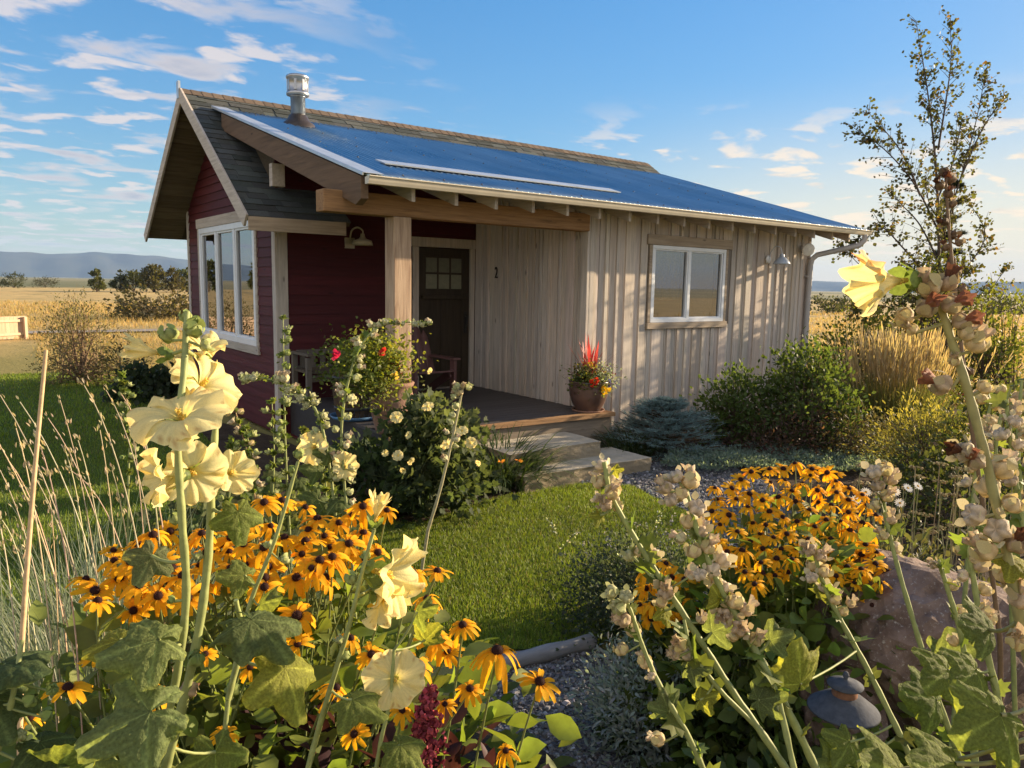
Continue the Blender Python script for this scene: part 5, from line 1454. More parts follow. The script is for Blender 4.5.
# the tall pale-yellow pair in front of everything at the left
hollyhock('hollyhock', 'tall pale-yellow hollyhock in full bloom, nearest at the left', [
    ([(150, 790, .86), (174, 690, .84), (186, 600, .82), (182, 520, .80), (178, 440, .80), (184, 370, .82), (187, 312, .84)], .0050, .0034),
    ([(160, 790, .90), (192, 665, .90), (207, 570, .90), (212, 480, .90), (216, 420, .92)], .0062, .004),
    ([(228, 700, .95), (242, 640, .97), (236, 600, .95)], .004, .003)],
    blooms=[(178, 410, 82, (-.05, .80, .60), 0, -.02), (207, 380, 74, (.75, .55, .25), 1, .04), (162, 478, 74, (-.65, -.05, .55), 2, .03), (194, 474, 66, (.55, -.25, .5), 1, .05), (233, 472, 56, (.6, .2, .6), 2), (150, 352, 62, (-.95, .15, .25), 3, .0), (205, 348, 50, (.3, .8, .4), 2, .06)],
    leaves=[(238, 512, 46, (.2, -.9, .25), (.1, .3, .9), 0, -.02, LT), (158, 640, 78, (-.95, -.12, .5), (-.15, .85, .45), 0, -.05, (.24, .29, .10)), (120, 640, 50, (-.9, -.2, .3), (0, .9, .3), 1, .0, YL), (250, 620, 82, (.8, -.35, .35), (.35, .75, .55), 2, -.04, (.15, .19, .07)), (285, 668, 78, (.45, -.85, .25), (.6, .35, .65), 1, -.05, YL),
            (150, 712, 100, (-.9, -.30, .4), (-.1, .85, .5), 3, -.10, (.21, .265, .10)), (152, 556, 44, (-.3, -.8, .3), (.1, .5, .8), 1, .02, (.20, .22, .10)), (215, 752, 62, (.2, -.9, .3), (0, .6, .7), 1, .05, LT), (128, 778, 66, (-.5, -.7, .3), (0, .7, .6), 0, .0, LT)],
    pods=[(170, 336, 26, 'green'), (193, 330, 27, 'green'), (186, 318, 18, 'green'), (196, 320, 12, 'green'), (205, 345, 18, 'green'), (176, 520, 17, 'green'), (198, 556, 14, 'green'), (196, 660, 24, 'green'), (188, 690, 26, 'brown'), (232, 690, 22, 'green'), (172, 600, 12, 'green'), (222, 640, 16, 'green')],
    kind='green', group=HG, bracts=0)
# leaves at the left margin
hollyhock('hollyhock', 'leafy hollyhock shoot cut by the left edge of the picture', [([(-20, 800, 1.0), (4, 730, 1.0), (14, 690, 1.0), (22, 640, 1.02)], .005, .003)],
    leaves=[(4, 664, 76, (.9, .05, .35), (.1, .85, .5), 1, 0, DK), (-10, 700, 70, (.6, -.4, .4), (-.2, .8, .5), 2, 0, DK), (40, 742, 56, (.7, -.4, .3), (.1, .8, .5), 0, 0, (.10, .14, .05)), (60, 770, 60, (.4, .5, .4), (.1, .6, .7), 1, 0, LT)],
    pods=[(30, 700, 22, 'green'), (46, 715, 20, 'green'), (20, 735, 18, 'green'), (52, 690, 17, 'green')], kind='green', group=HG)
# centre stalk with the cup-shaped blooms
hollyhock('hollyhock', 'pale-yellow hollyhock with cup-shaped blooms in front of the lawn', [
    ([(300, 800, 1.25), (318, 730, 1.25), (336, 670, 1.22), (352, 615, 1.2), (364, 565, 1.2), (374, 530, 1.2)], .0050, .003),
    ([(372, 800, 1.3), (380, 745, 1.3), (390, 700, 1.3), (394, 650, 1.3)], .004, .003)],
    blooms=[(377, 512, 50, (.25, .95, .2), 3), (392, 575, 100, (.95, -.12, .30), 2, .02), (384, 602, 66, (.6, -.55, .5), 2, .03), (395, 680, 52, (.15, .25, .95), 0)],
    leaves=[(352, 700, 56, (.8, -.2, .3), (.2, .8, .5), 1, 0, LT), (425, 640, 34, (.5, .5, .3), (.2, .6, .7), 1, .1, YL), (400, 745, 50, (.6, -.4, .4), (0, .8, .6), 0, 0, LT), (418, 612, 34, (.6, .3, .4), (0, .6, .7), 0, 0, LT)],
    pods=[(352, 580, 18, 'green'), (340, 640, 14, 'green'), (366, 556, 14, 'green'), (344, 655, 16, 'green')], kind='green', group=HG)
hollyhock('hollyhock', 'bare budded hollyhock stalk leaning left through the orange flowers', [([(228, 700, 1.45), (248, 610, 1.5), (275, 540, 1.5), (298, 462, 1.5)], .0050, .0035)], pods=[(299, 455, 15, 'green'), (292, 470, 12, 'green'), (285, 560, 14, 'green'), (268, 545, 13, 'green')], leaves=[(260, 605, 40, (.6, .3, .4), (0, .6, .7), 1, 0, LT), (245, 575, 38, (-.7, .1, .4), (0, .7, .7), 0, 0, LT)], kind='green', group=HG)
# thin podded stalks between the flowers and the porch
D3 = 3.9
hollyhock('hollyhock', 'arching podded hollyhock stalk whose tip points left across the gable window', [([(338, 540, D3), (330, 470, D3), (318, 415, D3), (296, 390, D3), (268, 379, D3), (244, 377, D3)], .009, .004)], auto=(26, .18, .98, 12, 9), blooms=[(312, 447, 34, (-.3, .1, .9), 1), (345, 466, 34, (.4, .2, .8), 2)], leaves=[(318, 500, 34, (-.5, -.6, .5), (.1, .6, .7), 0, 0, (.14, .18, .06)), (340, 500, 30, (.6, -.5, .5), (.1, .6, .7), 1, 0, (.14, .18, .06)), (318, 470, 26, (-.7, .2, .5), (.1, .6, .7), 1, 0, (.14, .18, .06))], kind='pale', group=HG, bracts=60)
hollyhock('hollyhock', 'podded hollyhock stalk bending right across the porch post', [([(352, 560, D3), (344, 480, D3), (342, 420, D3), (352, 368, D3), (368, 336, D3), (392, 323, D3), (432, 323, D3)], .009, .0035)], auto=(30, .12, .99, 11, 8), leaves=[(340, 520, 34, (-.5, -.6, .5), (.1, .6, .7), 0, 0, (.14, .18, .06)), (362, 510, 30, (.6, -.5, .5), (.1, .6, .7), 1, 0, (.14, .18, .06)), (330, 452, 24, (-.8, .1, .5), (.1, .6, .7), 1, 0, (.14, .18, .06))], kind='pale', group=HG, bracts=60)
hollyhock('hollyhock', 'straight thin podded stalk in front of the pale corner board', [([(290, 540, 4.3), (286, 460, 4.3), (284, 390, 4.3), (283, 318, 4.3)], .008, .003)], auto=(24, .2, .99, 9, 6), kind='green', group=HG, bracts=90, leaves=[(276, 500, 30, (-.5, -.6, .5), (.1, .6, .7), 0, 0, (.14, .18, .06)), (300, 480, 26, (.6, -.5, .5), (.1, .6, .7), 1, 0, (.14, .18, .06))])
for k, (x0, y0, x1, y1, lb) in enumerate(((252, 530, 246, 428, 'short podded stalk left of the straight one'), (268, 530, 272, 402, 'podded stalk just left of the pale corner board'), (222, 520, 232, 440, 'low podded stalk behind the yellow blooms'), (305, 520, 304, 430, 'leafy podded stalk right of the straight one'), (262, 540, 232, 400, 'reddish-brown dry stalk leaning left'), (325, 520, 318, 440, 'short leafy stalk in front of the porch bench'), (128, 470, 122, 376, 'thin podded stalk left of the yellow blooms'))):
    hollyhock('hollyhock', lb, [([(x0, y0+30, 4.1), ((x0+x1)/2+4, (y0+y1)/2, 4.1), (x1, y1, 4.1)], .006, .003)], auto=(14, .25, .98, 9, 7), kind='tan' if k == 4 else 'green', group=HG, bracts=110, scol=(.26, .17, .08) if k == 4 else SC)
hollyhock('hollyhock', 'single dry seed stalk leaning right in front of the lawn edge', [([(428, 530, 3.9), (440, 490, 3.9), (452, 440, 3.9), (462, 392, 3.9), (464, 385, 3.9)], .009, .005)], auto=(16, .45, .97, 9, 7), kind='pale', pods=[(463, 386, 8, 'tan'), (461, 393, 9, 'tan')], group=HG, scol=(.34, .31, .17))
# the big leafy one against the porch
bp = gz(430, 514); t, C = shrub('hollyhock', 'bushy spreading hollyhock with small yellow flowers against the porch', 'hollyhock', bp, .50, 1.02, 2300, L_PALM, .075, (.055, .08, .036), HG, 24, .75, .2, mat=LEAFT, barkc=(.16, .18, .08), tipc=(.11, .135, .07))
BPX = [(352, 400), (407, 435), (384, 452), (398, 456), (412, 462), (405, 470), (462, 432), (470, 443), (480, 462), (455, 408), (428, 408), (432, 372), (448, 445), (396, 418)]
for k, (px, py) in enumerate(BPX):
    f = camdir(rs.uniform(-.5, .5), rs.uniform(-.1, .4), .9); f = camdir(rs.uniform(-.9, .9), rs.uniform(-.3, .8), .6); o = inst(BL[k % 3], 'blossom', t, mat4(basis(f), at(px, py, 6.0), rs.uniform(.06, .10))); c = bpy.data.objects.new('stamen', STM); COL.objects.link(c); c.parent = o
shrub('hollyhock', 'dark leafy hollyhock without flowers behind the podded stalks', 'hollyhock', gz(378, 505), .50, .52, 900, L_PALM, .085, (.045, .068, .03), HG, 16, .75, .2, mat=LEAFT)
shrub('hollyhock', 'leafy hollyhock foliage left of the porch corner', 'hollyhock', at(250, 500, 4.6)*[1, 1, 0]+[0, 0, G], .60, .72, 1300, L_PALM, .085, (.11, .13, .06), HG, 20, .75, .2, mat=LEAFT)
# right foreground: pale, podded, half dry
hollyhock('hollyhock', 'pale podded hollyhock stalk, leftmost in the right foreground', [
    ([(806, 800, 1.15), (770, 745, 1.15), (735, 695, 1.17), (700, 640, 1.18), (668, 590, 1.2), (636, 540, 1.2), (612, 497, 1.2), (604, 462, 1.2)], .0060, .0036),
    ([(716, 800, 1.2), (690, 740, 1.2), (662, 690, 1.2), (644, 650, 1.22), (632, 615, 1.22), (622, 590, 1.22)], .005, .003),
    ([(676, 602, 1.2), (655, 580, 1.2), (632, 556, 1.22)], .003, .002), ([(760, 730, 1.16), (720, 690, 1.15), (692, 650, 1.15), (684, 620, 1.16)], .004, .0025)],
    pods=[(602, 466, 20), (609, 480, 22), (600, 484, 20), (612, 494, 22), (606, 505, 20), (618, 508, 16), (598, 498, 15), (640, 552, 18), (655, 555, 20), (630, 556, 22, 'pale'), (666, 592, 24), (690, 575, 18), (612, 592, 22, 'pale'), (626, 597, 22, 'pale'), (620, 608, 22, 'pale'), (625, 620, 22), (634, 632, 22), (622, 650, 20), (646, 664, 20), (614, 604, 14, 'pale'), (662, 602, 20), (680, 645, 22), (688, 655, 20), (676, 655, 16), (660, 740, 20), (700, 620, 14), (652, 676, 14)],
    leaves=[(712, 632, 36, (.7, .5, .4), (-.2, .5, .7), 0, 0, (.18, .22, .09)), (664, 610, 24, (.3, -.8, .3), (.1, .4, .8), 1, 0, YL), (690, 668, 30, (.9, .1, .3), (.0, .6, .7), 1, 0, (.18, .22, .09)), (668, 712, 36, (-.2, .8, .3), (-.4, .3, .8), 2, 0, (.18, .22, .09)), (700, 700, 28, (.8, .4, .3), (0, .6, .7), 0, 0, YL), (614, 470, 14, (.8, .2, .4), (0, .5, .8), 0, 0, YL), (600, 515, 18, (-.2, -.9, .3), (.2, .4, .8), 1, 0, YL)],
    group=HG, bracts=26)
hollyhock('hollyhock', 'tan podded stalk with the large round head, second from the left in the right foreground', [
    ([(830, 800, 1.1), (800, 735, 1.1), (768, 672, 1.1), (735, 615, 1.12), (712, 570, 1.12), (697, 530, 1.12), (686, 490, 1.12)], .0062, .0036),
    ([(752, 645, 1.1), (775, 690, 1.08), (792, 760, 1.06), (800, 800, 1.05)], .005, .004)],
    pods=[(676, 477, 24), (690, 483, 26), (666, 488, 22), (682, 495, 24), (697, 508, 26), (672, 500, 22), (690, 522, 26), (700, 532, 22), (682, 538, 18, 'pale'), (694, 552, 24), (708, 548, 22), (712, 570, 26), (722, 560, 26), (716, 585, 24), (700, 575, 20), (726, 588, 22), (734, 602, 26), (745, 610, 22), (724, 615, 22), (740, 628, 24), (756, 640, 20), (735, 636, 18)],
    leaves=[(720, 600, 30, (-.3, .6, .4), (-.2, .4, .8), 1, 0, YL), (770, 640, 34, (.8, .4, .4), (0, .5, .8), 0, 0, (.18, .22, .09)), (758, 700, 40, (.6, .3, .4), (0, .5, .8), 2, 0, (.16, .20, .08))], group=HG, bracts=24)
hollyhock('hollyhock', 'slender podded stalk in front of the golden dome and the boulder', [([(930, 800, 1.35), (900, 735, 1.35), (868, 670, 1.38), (838, 615, 1.4), (822, 580, 1.4), (814, 548, 1.4)], .0060, .0035)], pods=[(810, 550, 20), (820, 556, 20), (814, 566, 22), (824, 572, 20), (812, 578, 18), (826, 588, 20), (834, 600, 18), (842, 612, 16), (850, 604, 14)], group=HG, bracts=12,
    leaves=[(800, 684, 70, (-.1, .85, .35), (-.25, .35, .9), 0, -.15, YL), (850, 742, 44, (-.5, -.5, .4), (0, .6, .7), 1, 0, LT), (846, 766, 50, (-.8, .2, .4), (-.2, .5, .8), 2, 0, LT)])
hollyhock('hollyhock', 'podded stalk rising left of the big stem, with fluffy heads above the daisies', [([(960, 760, 1.5), (935, 690, 1.5), (910, 610, 1.52), (892, 545, 1.55), (884, 505, 1.55), (880, 472, 1.55)], .0060, .0035)], pods=[(874, 472, 22), (884, 470, 22), (890, 480, 20), (878, 486, 20), (886, 497, 18), (876, 505, 18), (890, 520, 18), (884, 536, 16), (896, 548, 18)], group=HG, bracts=10,
    leaves=[(936, 700, 60, (-.9, .35, .3), (-.2, .55, .8), 1, -.1, (.17, .22, .05)), (945, 660, 50, (.7, .5, .4), (-.2, .55, .8), 2, 0, (.18, .22, .08))])
hollyhock('hollyhock', 'thick stem with the orange-tipped yellow bloom, nearest at the right', [
    ([(1060, 800, .72), (1038, 700, .70), (1020, 620, .70), (1004, 540, .70), (986, 460, .70), (966, 385, .70), (948, 330, .70), (938, 296, .70)], .0058, .0036)],
    blooms=[(886, 282, 104, (-.95, -.10, .10), 5, -.01)], pods=[(930, 288, 34, 'tan'), (945, 284, 30, 'brown'), (926, 308, 30, 'brown'), (950, 305, 30, 'brown'), (905, 318, 30, 'tan'), (960, 322, 28, 'brown'), (912, 330, 18, 'brown'), (975, 345, 32, 'tan'), (966, 335, 24, 'brown'), (955, 362, 16, 'tan'), (943, 385, 32, 'brown'), (984, 388, 22, 'tan'), (965, 452, 30, 'brown'), (1000, 470, 34, 'tan'), (976, 462, 28, 'brown'), (988, 488, 34, 'tan'), (1012, 505, 30, 'tan'), (975, 515, 34, 'tan'), (998, 530, 36, 'tan'), (1016, 545, 30, 'brown'), (986, 552, 34, 'tan'), (1006, 575, 34, 'tan'), (1020, 600, 34, 'tan'), (1018, 640, 32, 'brown')],
    leaves=[(1000, 715, 78, (-.8, -.25, .3), (-.1, .7, .7), 3, -.02, LT), (990, 630, 54, (-.85, .35, .3), (-.3, .5, .8), 1, .05, (.19, .23, .08)), (955, 764, 78, (-.85, .2, .35), (-.1, .75, .6), 0, -.02, LT), (1010, 770, 76, (-.3, .6, .4), (0, .6, .8), 2, 0, LT), (900, 770, 80, (-.6, .3, .4), (0, .7, .7), 1, .0, LT), (1010, 560, 40, (.6, -.4, .4), (0, .5, .8), 0, 0, YL)], group=HG, scol=(.27, .25, .10))
hollyhock('hollyhock', 'tall dried-out spike with dark withered pods against the aspen', [([(1000, 640, 1.6), (985, 520, 1.6), (968, 400, 1.6), (956, 300, 1.6), (949, 230, 1.6), (945, 168, 1.6)], .0055, .0030)], pods=[(944, 172, 15, 'dark'), (950, 180, 14, 'dark'), (940, 186, 14, 'dark'), (948, 195, 14, 'dark'), (952, 205, 11, 'dark'), (945, 222, 12, 'dark'), (953, 235, 13, 'dark'), (946, 248, 12, 'dark'), (958, 243, 11, 'dark'), (952, 262, 12, 'dark'), (962, 290, 12, 'dark'), (956, 275, 10, 'dark'), (964, 330, 11, 'dark'), (970, 372, 12, 'dark')], kind='dark', group=HG, scol=(.16, .10, .055))
for k, (P, lb) in enumerate((([(975, 760), (968, 690), (962, 640), (948, 590), (938, 560)], 'short upright stalk in front of the boulder'), ([(1012, 760), (996, 690), (982, 630), (972, 570), (966, 540)], 'thick podded stalk just left of the big stem'), ([(1040, 690), (1028, 560), (1014, 470), (1006, 400)], 'podded stalk behind the big stem at the right edge'), ([(1010, 560), (996, 470), (1000, 420), (1012, 385)], 'thin stalk with clustered tan pods right of the big stem'), ([(968, 560), (975, 480), (985, 430), (992, 398)], 'thin podded stalk between the big stem and the right edge'), ([(1030, 560), (1020, 480), (1018, 430), (1022, 380)], 'tan podded stalk cut by the right edge'))):
    d0 = (1.3, 1.15, 1.3, 1.9, 2.0, 1.8)[k]
    hollyhock('hollyhock', lb, [([(x, y, d0) for x, y in P], .0062, .0035)], auto=((4, 9, 8, 10, 9, 8)[k], .5 if k < 3 else .35, .99, (18, 21, 22, 16, 16, 16)[k], (8, 10, 11, 9, 9, 9)[k]), kind='tan', group=HG, bracts=8, leaves=([(P[1][0]-20, P[1][1]-20, 56, (-.7, -.2, .5), (-.1, .6, .8), 1, 0, LT)] if k < 3 else []))

# ------------------------------------------------------------------ beds: everything else that grows in them
AM = at(424, 735, 1.55); AM[2] = H(AM[0], AM[1])
t, C = shrub('amaranth', 'dark purple-leaved amaranth with a hanging red plume', 'amaranth', AM, .34, .50, 520, L_OVAL, .075, (.050, .018, .026), None, 14, .9, .3, barkc=(.12, .03, .04))
m = MB(); p = spline([at(430, 690, 1.45), at(428, 710, 1.45), at(424, 740, 1.45), at(420, 790, 1.46)], 10); k = 520; ii = rs.randint(0, len(p), k); wd = .006+.022*(ii/len(p))
P = p[ii]+rs.normal(0, 1, (k, 3))*wd[:, None]*.75; m.scatter(PEB, P, rdir(k), .0095*rs.uniform(.6, 1.4, k), cvar((.26, .045, .06), k, .4, .15), nrm=rdir(k)); m.tube(p, .004, (.2, .1, .06), 6); part(m, 'plume', MATTE, t)
fb = at(330, 745, 1.75); fb[2] = H(fb[0], fb[1]); shrub('amaranth', 'low dark purple foliage under the orange flowers', 'amaranth', fb, .36, .40, 520, L_OVAL, .075, (.050, .020, .028), None, 14, .9, .3, barkc=(.12, .03, .04))
b = gz(652, 642); t, C = shrub('catmint', 'grey-green catmint mound spilling over the lawn edge', 'catmint', b+[.05, .15, 0], .42, .52, 8000, L_OVAL, .024, (.075, .10, .065), None, 30, .6, .35, barkc=(.10, .12, .07), low=.05)
m = MB(); k = 15
for q in range(k):
    a = b+[.05, .15, .45]+np.array([rs.normal(0, .26), rs.normal(0, .26), 0]); e = a+np.array([rs.normal(-.05, .12), rs.normal(0, .10), rs.uniform(.10, .26)]); s = bez(a, (a+e)/2+[0, 0, .03], e, 8); m.tube(s, .002, (.16, .19, .12), 4)
    pp = s[rs.randint(3, 8, 16)]+rs.normal(0, .006, (16, 3)); m.scatter(L_OVAL, pp, rdir(16, -.3, .8), .016, cvar((.24, .25, .34) if q % 3 else (.46, .48, .44), 16, .2), nrm=rdir(16))
part(m, 'flower_spikes', LEAF, t)
shrub('artemisia', 'soft silver-grey mound beside the gravel path', 'artemisia', gz(655, 748), .28, .44, 6500, L_LANCE, .034, (.33, .37, .36), None, 30, .6, .25, low=.02, barkc=(.18, .2, .17))
strap_clump('oat_grass', 'fine blue-grey grass clump at the left with arching blades', 'ornamental grass', at(62, 600, 2.3)*[1, 1, 0]+[0, 0, float(H(*at(62, 600, 2.3)[:2]))], .75, 1500, .86, .0038, (.17, .20, .13), None, bend=(.3, 1.5))
strap_clump('oat_grass', 'second fine grass clump beyond the first, against the shaded lawn', 'ornamental grass', at(120, 560, 3.0)*[1, 1, 0]+[0, 0, float(H(*at(120, 560, 3.0)[:2]))], .6, 900, .85, .004, (.17, .20, .12), None, bend=(.3, 1.4))
t = thing('dry_grass', 'bleached dry grass stalks with nodding seed heads at the left', 'dry grass', at(50, 640, 1.9)*[1, 1, 0]+[0, 0, float(H(*at(50, 640, 1.9)[:2]))]); m = MB(); mh = MB()
for x0, y0, x1, y1 in ((105, 640, 0, 395), (120, 620, 20, 402), (130, 600, 48, 418), (112, 650, 60, 400), (150, 560, 84, 385), (160, 540, 106, 390), (170, 520, 122, 395), (60, 660, 0, 470), (85, 650, -10, 430), (100, 640, 30, 470), (70, 600, 8, 460), (140, 560, 70, 470), (40, 620, 2, 520), (125, 640, 100, 430), (150, 600, 132, 430), (80, 620, 38, 440), (20, 640, -6, 505), (55, 630, 16, 428), (95, 600, 66, 452), (115, 620, 78, 440), (60, 640, 50, 500), (30, 650, 24, 540), (140, 620, 112, 470), (165, 560, 140, 420)):
    d0 = rs.uniform(1.7, 2.4); p = bez(at(x0, y0+60, d0), at(x0-(x0-x1)*.35, (y0+y1)/2-20, d0), at(x1, y1, d0), 10); p[0][2] = min(p[0][2], H(p[0][0], p[0][1])); m.tube(p, np.linspace(.0019, .0011, 10), cvar((.50, .40, .25), 1, .15)[0], 5)
    k = 16; ii = rs.randint(6, 10, k); mh.scatter(L_LANCE, p[ii]+rs.normal(0, .006, (k, 3)), (p[-1]-p[-3])[None]*30+rs.normal(0, .5, (k, 3)), .015, cvar((.50, .41, .27), k, .2), nrm=rdir(k))
part(m, 'stalks', STEM, t); part(mh, 'seed_heads', BLADE, t)
t = thing('dry_stalk', 'tall single straw-coloured stalk standing at the left', 'dry stalk', at(30, 700, 1.3)*[1, 1, 0]+[0, 0, float(H(*at(30, 700, 1.3)[:2]))]); m = MB()
p = spline([at(22, 860, 1.28), at(20, 700, 1.3), at(24, 610, 1.3), at(34, 480, 1.3), at(46, 350, 1.3)], 8); p[0][2] = min(p[0][2], H(p[0][0], p[0][1])); m.tube(p, np.linspace(.0055, .0032, len(p)), (.50, .35, .20), 8); part(m, 'stem', STEM, t)
# daisies and dry yarrow right of the dome
b = at(884, 545, 3.7); b[2] = H(b[0], b[1]); t, C = shrub('daisy', 'small white daisies beside the golden dome', 'daisies', b, .42, .62, 900, L_LANCE, .05, (.11, .12, .05), None, 20, .7, .3)
DM = MB()
for k in range(14): a = k*2*pi/14; DM.scatter(leafshape(.17, .02, .05), [(.08*cos(a), .08*sin(a), 0)], [(cos(a), sin(a), .1)], .42, (.80, .80, .78), nrm=[(0, 0, 1)])
DM.lathe([(0, .06), (.07, .05), (.11, .01), (.10, -.02)], (0, 0, 0), (.70, .42, .04), 12); DME = mesh_of(DM, 'flower', PETAL); ms = MB()
for px, py in ((866, 492), (882, 500), (908, 488), (918, 486), (900, 503), (878, 488), (895, 492), (856, 500)):
    p = at(px, py, 3.65+rs.uniform(-.1, .1)); f = np.array([0, 0, 1.])+camdir(rs.uniform(-.4, .4), 0, .7); inst(DME, 'flower', t, mat4(basis(f), p, .055)); ms.tube(bez(b+[rs.normal(0, .08), rs.normal(0, .08), 0], (b+p)/2+[0, 0, .1], p, 6), .0022, (.14, .16, .06), 4)
part(ms, 'flower_stems', STEM, t)
t = thing('yarrow', 'dry flat-topped yarrow stems behind the daisies', 'yarrow', at(930, 560, 4.0)*[1, 1, 0]+[0, 0, float(H(*at(930, 560, 4.0)[:2]))]); m = MB(); mh = MB(); bb = np.array(t.location)
for q in range(46):
    px, py = rs.uniform(842, 1015), rs.uniform(452, 540); p = at(px, py, rs.uniform(3.6, 4.8)); r0 = p*[1, 1, 0]+np.array([rs.normal(0, .05), rs.normal(0, .05), 0]); r0[2] = H(r0[0], r0[1]); m.tube(bez(r0, (r0+p)/2+rs.normal(0, .02, 3), p, 6), .0028, cvar((.30, .26, .13), 1)[0], 4)
    k = 26; a = rs.uniform(0, 2*pi, k); rr = .035*np.sqrt(rs.rand(k)); mh.scatter(PEB, p+np.stack([rr*np.cos(a), rr*np.sin(a), -.2*rr], 1), rdir(k), .011, cvar((.36, .28, .13), k, .3), nrm=rdir(k))
part(m, 'stems', STEM, t); part(mh, 'flower_heads', MATTE, t)
for px, py, dd, r_, h_, c_, lb in ((900, 520, 4.6, .6, .55, (.10, .10, .045), 'low olive foliage between the daisies and the yellow-green shrub'), (765, 690, 2.8, .26, .42, (.08, .11, .03), 'dark green foliage under the golden dome'), (790, 740, 2.2, .4, .42, (.08, .11, .03), 'dark leafy plant left of the path light'), (870, 790, 1.6, .45, .40, (.17, .21, .05), 'leafy green plant below the path light at the lower right'), (990, 800, 1.5, .45, .50, (.17, .21, .05), 'leafy green plant in the lower right corner'), (40, 790, 1.7, .5, .42, (.17, .21, .05), 'leafy green plant in the lower left corner'), (190, 800, 1.6, .45, .40, (.17, .21, .05), 'leafy green plant under the tall yellow hollyhock'), (440, 785, 1.75, .26, .30, (.13, .17, .04), 'low green plant beside the gravel at the bottom')):
    b = at(px, py, dd); b[2] = H(b[0], b[1]); shrub('perennial', lb, 'plant', b, r_, h_, 1150, L_OVAL, .060, c_, 'leafy perennials in the beds', 16, .8, .2)

# ------------------------------------------------------------------ boulder, path light, timber edging
def boulder(name, label, c, r, seed, flat=.0, cut=()):
    import bmesh
    bm = bmesh.new(); bmesh.ops.create_icosphere(bm, subdivisions=5, radius=1); rr = np.random.RandomState(seed)
    V = np.array([v.co[:] for v in bm.verts]); F = np.array([[v.index for v in f.verts] for f in bm.faces]); bm.free()
    pl = rdir(16); h = rr.uniform(.62, .95, 16)
    for n_, hh in zip(pl, h): s = V@n_; k = s > hh; V[k] -= np.outer((s[k]-hh)*.97, n_)
    n1 = vnoise(V[:, 0]*4+V[:, 2]*3, V[:, 1]*4-V[:, 2]*2, seed); n2 = vnoise(V[:, 0]*13+V[:, 2]*9, V[:, 1]*13+V[:, 2]*11, seed+1)+.6*vnoise(V[:, 0]*31-V[:, 2]*23, V[:, 1]*29+V[:, 2]*27, seed+2)
    V *= (1+.060*n1+.030*n2)[:, None]; m = MB(); m.add(V*np.asarray(r)+np.asarray(c), F, C0, False); o = m.build(name, ROCK, loc=np.asarray(c)-[0, 0, r[2]*.7]); tag(o, label, 'rock'); return o


cR = at(922, 648, 3.0); boulder('boulder', 'big purplish lichened boulder in the right bed', [cR[0], cR[1], cR[2]-.02], (.50, .40, .46), 5)
cS = at(835, 705, 2.75); boulder('boulder', 'smaller pale-topped rock wedged below the big boulder, behind the path light', [cS[0], cS[1], cS[2]-.05], (.20, .17, .20), 9)
pl = at(844, 700, 2.35); gl = float(H(pl[0], pl[1])); t = thing('path_light', 'grey two-tier metal path light in front of the boulder', 'path light', (pl[0], pl[1], gl)); GC = (.065, .072, .085); q = np.array([pl[0], pl[1], pl[2]])
m = MB(); m.lathe([(.012, 0), (.104, -.026), (.107, -.032), (.10, -.030), (.02, -.008)], q+[0, 0, .0], GC, 36); m.lathe([(.104, -.026), (.060, .008), (.045, .018), (.0, .022)], q, GC, 36); part(m, 'shade', MATTE, t)
m = MB(); m.lathe([(.036, .012), (.038, .020), (.036, .046), (.03, .05)], q, (.20, .10, .06), 24); part(m, 'collar', MATTE, t)
m = MB(); m.lathe([(.030, .040), (.052, .048), (.054, .052), (.03, .064), (.008, .068), (.006, .072), (.010, .082), (.006, .092), (0, .094)], q, GC, 30); part(m, 'cap', MATTE, t)
m = MB(); m.lathe([(.0, -.06), (.022, -.06), (.022, .01)], q, (.5, .48, .42), 14); m.tube([[q[0], q[1], gl-.05], q+[0, 0, -.05]], .010, (.08, .06, .05), 10); part(m, 'stem', MATTE, t)
a, b_ = gz(470, 676), gz(592, 648); a[2] = b_[2] = G+.035
m = MB(); p = spline([a, a*.6+b_*.4+[.0, -.02, .004], b_], 8); m.tube(p, .045*(1+.08*np.sin(np.arange(len(p))*1.3)), (.55, .55, .56), 12); tag(m.build('timber_edging', mat_wood('grey_log', (.50, .50, .50), (.30, .30, .31), 'x', .7), loc=(a+b_)/2), 'weathered grey log edging between the lawn and the gravel', 'edging')

# ------------------------------------------------------------------ planted pots
def pot(name, label, base, prof, mat, plants, rimc=None):
    t = thing(name, label, 'flower pot', base); m = MB(); m.lathe(prof, base, C0, 40); part(m, 'pot', mat, t); m = MB(); r = max(p[0] for p in prof)*.86; z = prof[-4][1]-.03
    m.lathe([(0, z), (r*.95, z-.002)], base, (.04, .03, .02), 24); part(m, 'soil', MATTE, t); return t


b = np.array([-.10, -.20, .005]); t = pot('flower_pot', 'round brown glazed pot with red spikes and mixed flowers at the porch corner', b, [(0, 0), (.15, 0), (.155, .02), (.20, .10), (.235, .20), (.245, .28), (.235, .345), (.25, .36), (.25, .375), (.225, .375), (.215, .33), (0, .30)], GLAZE, None)
m = MB(); m.lathe([(0, -.004), (.19, -.004), (.205, .022), (.195, .022), (.18, .006)], b, C0, 32); part(m, 'saucer', CLAY, t)
ct = b+[0, 0, .36]
m = MB(); k = 60; blades(m, np.tile(ct, (k, 1))+rs.normal(0, .02, (k, 3)), rs.uniform(.34, .56, k), rs.uniform(.25, 1.35, k), rs.uniform(0, .5, k), .013, cvar((.12, .035, .045), k), cvar((.22, .07, .08), k), 4); part(m, 'dark_spikes', BLADE, t)
m = MB(); k = 14; blades(m, np.tile(ct, (k, 1))+rs.normal(0, .025, (k, 3)), rs.uniform(.38, .60, k), rs.uniform(0, .30, k), rs.uniform(0, .3, k), .042, cvar((.42, .05, .07), k), cvar((.62, .09, .10), k), 4); part(m, 'red_spikes', BLADE, t)
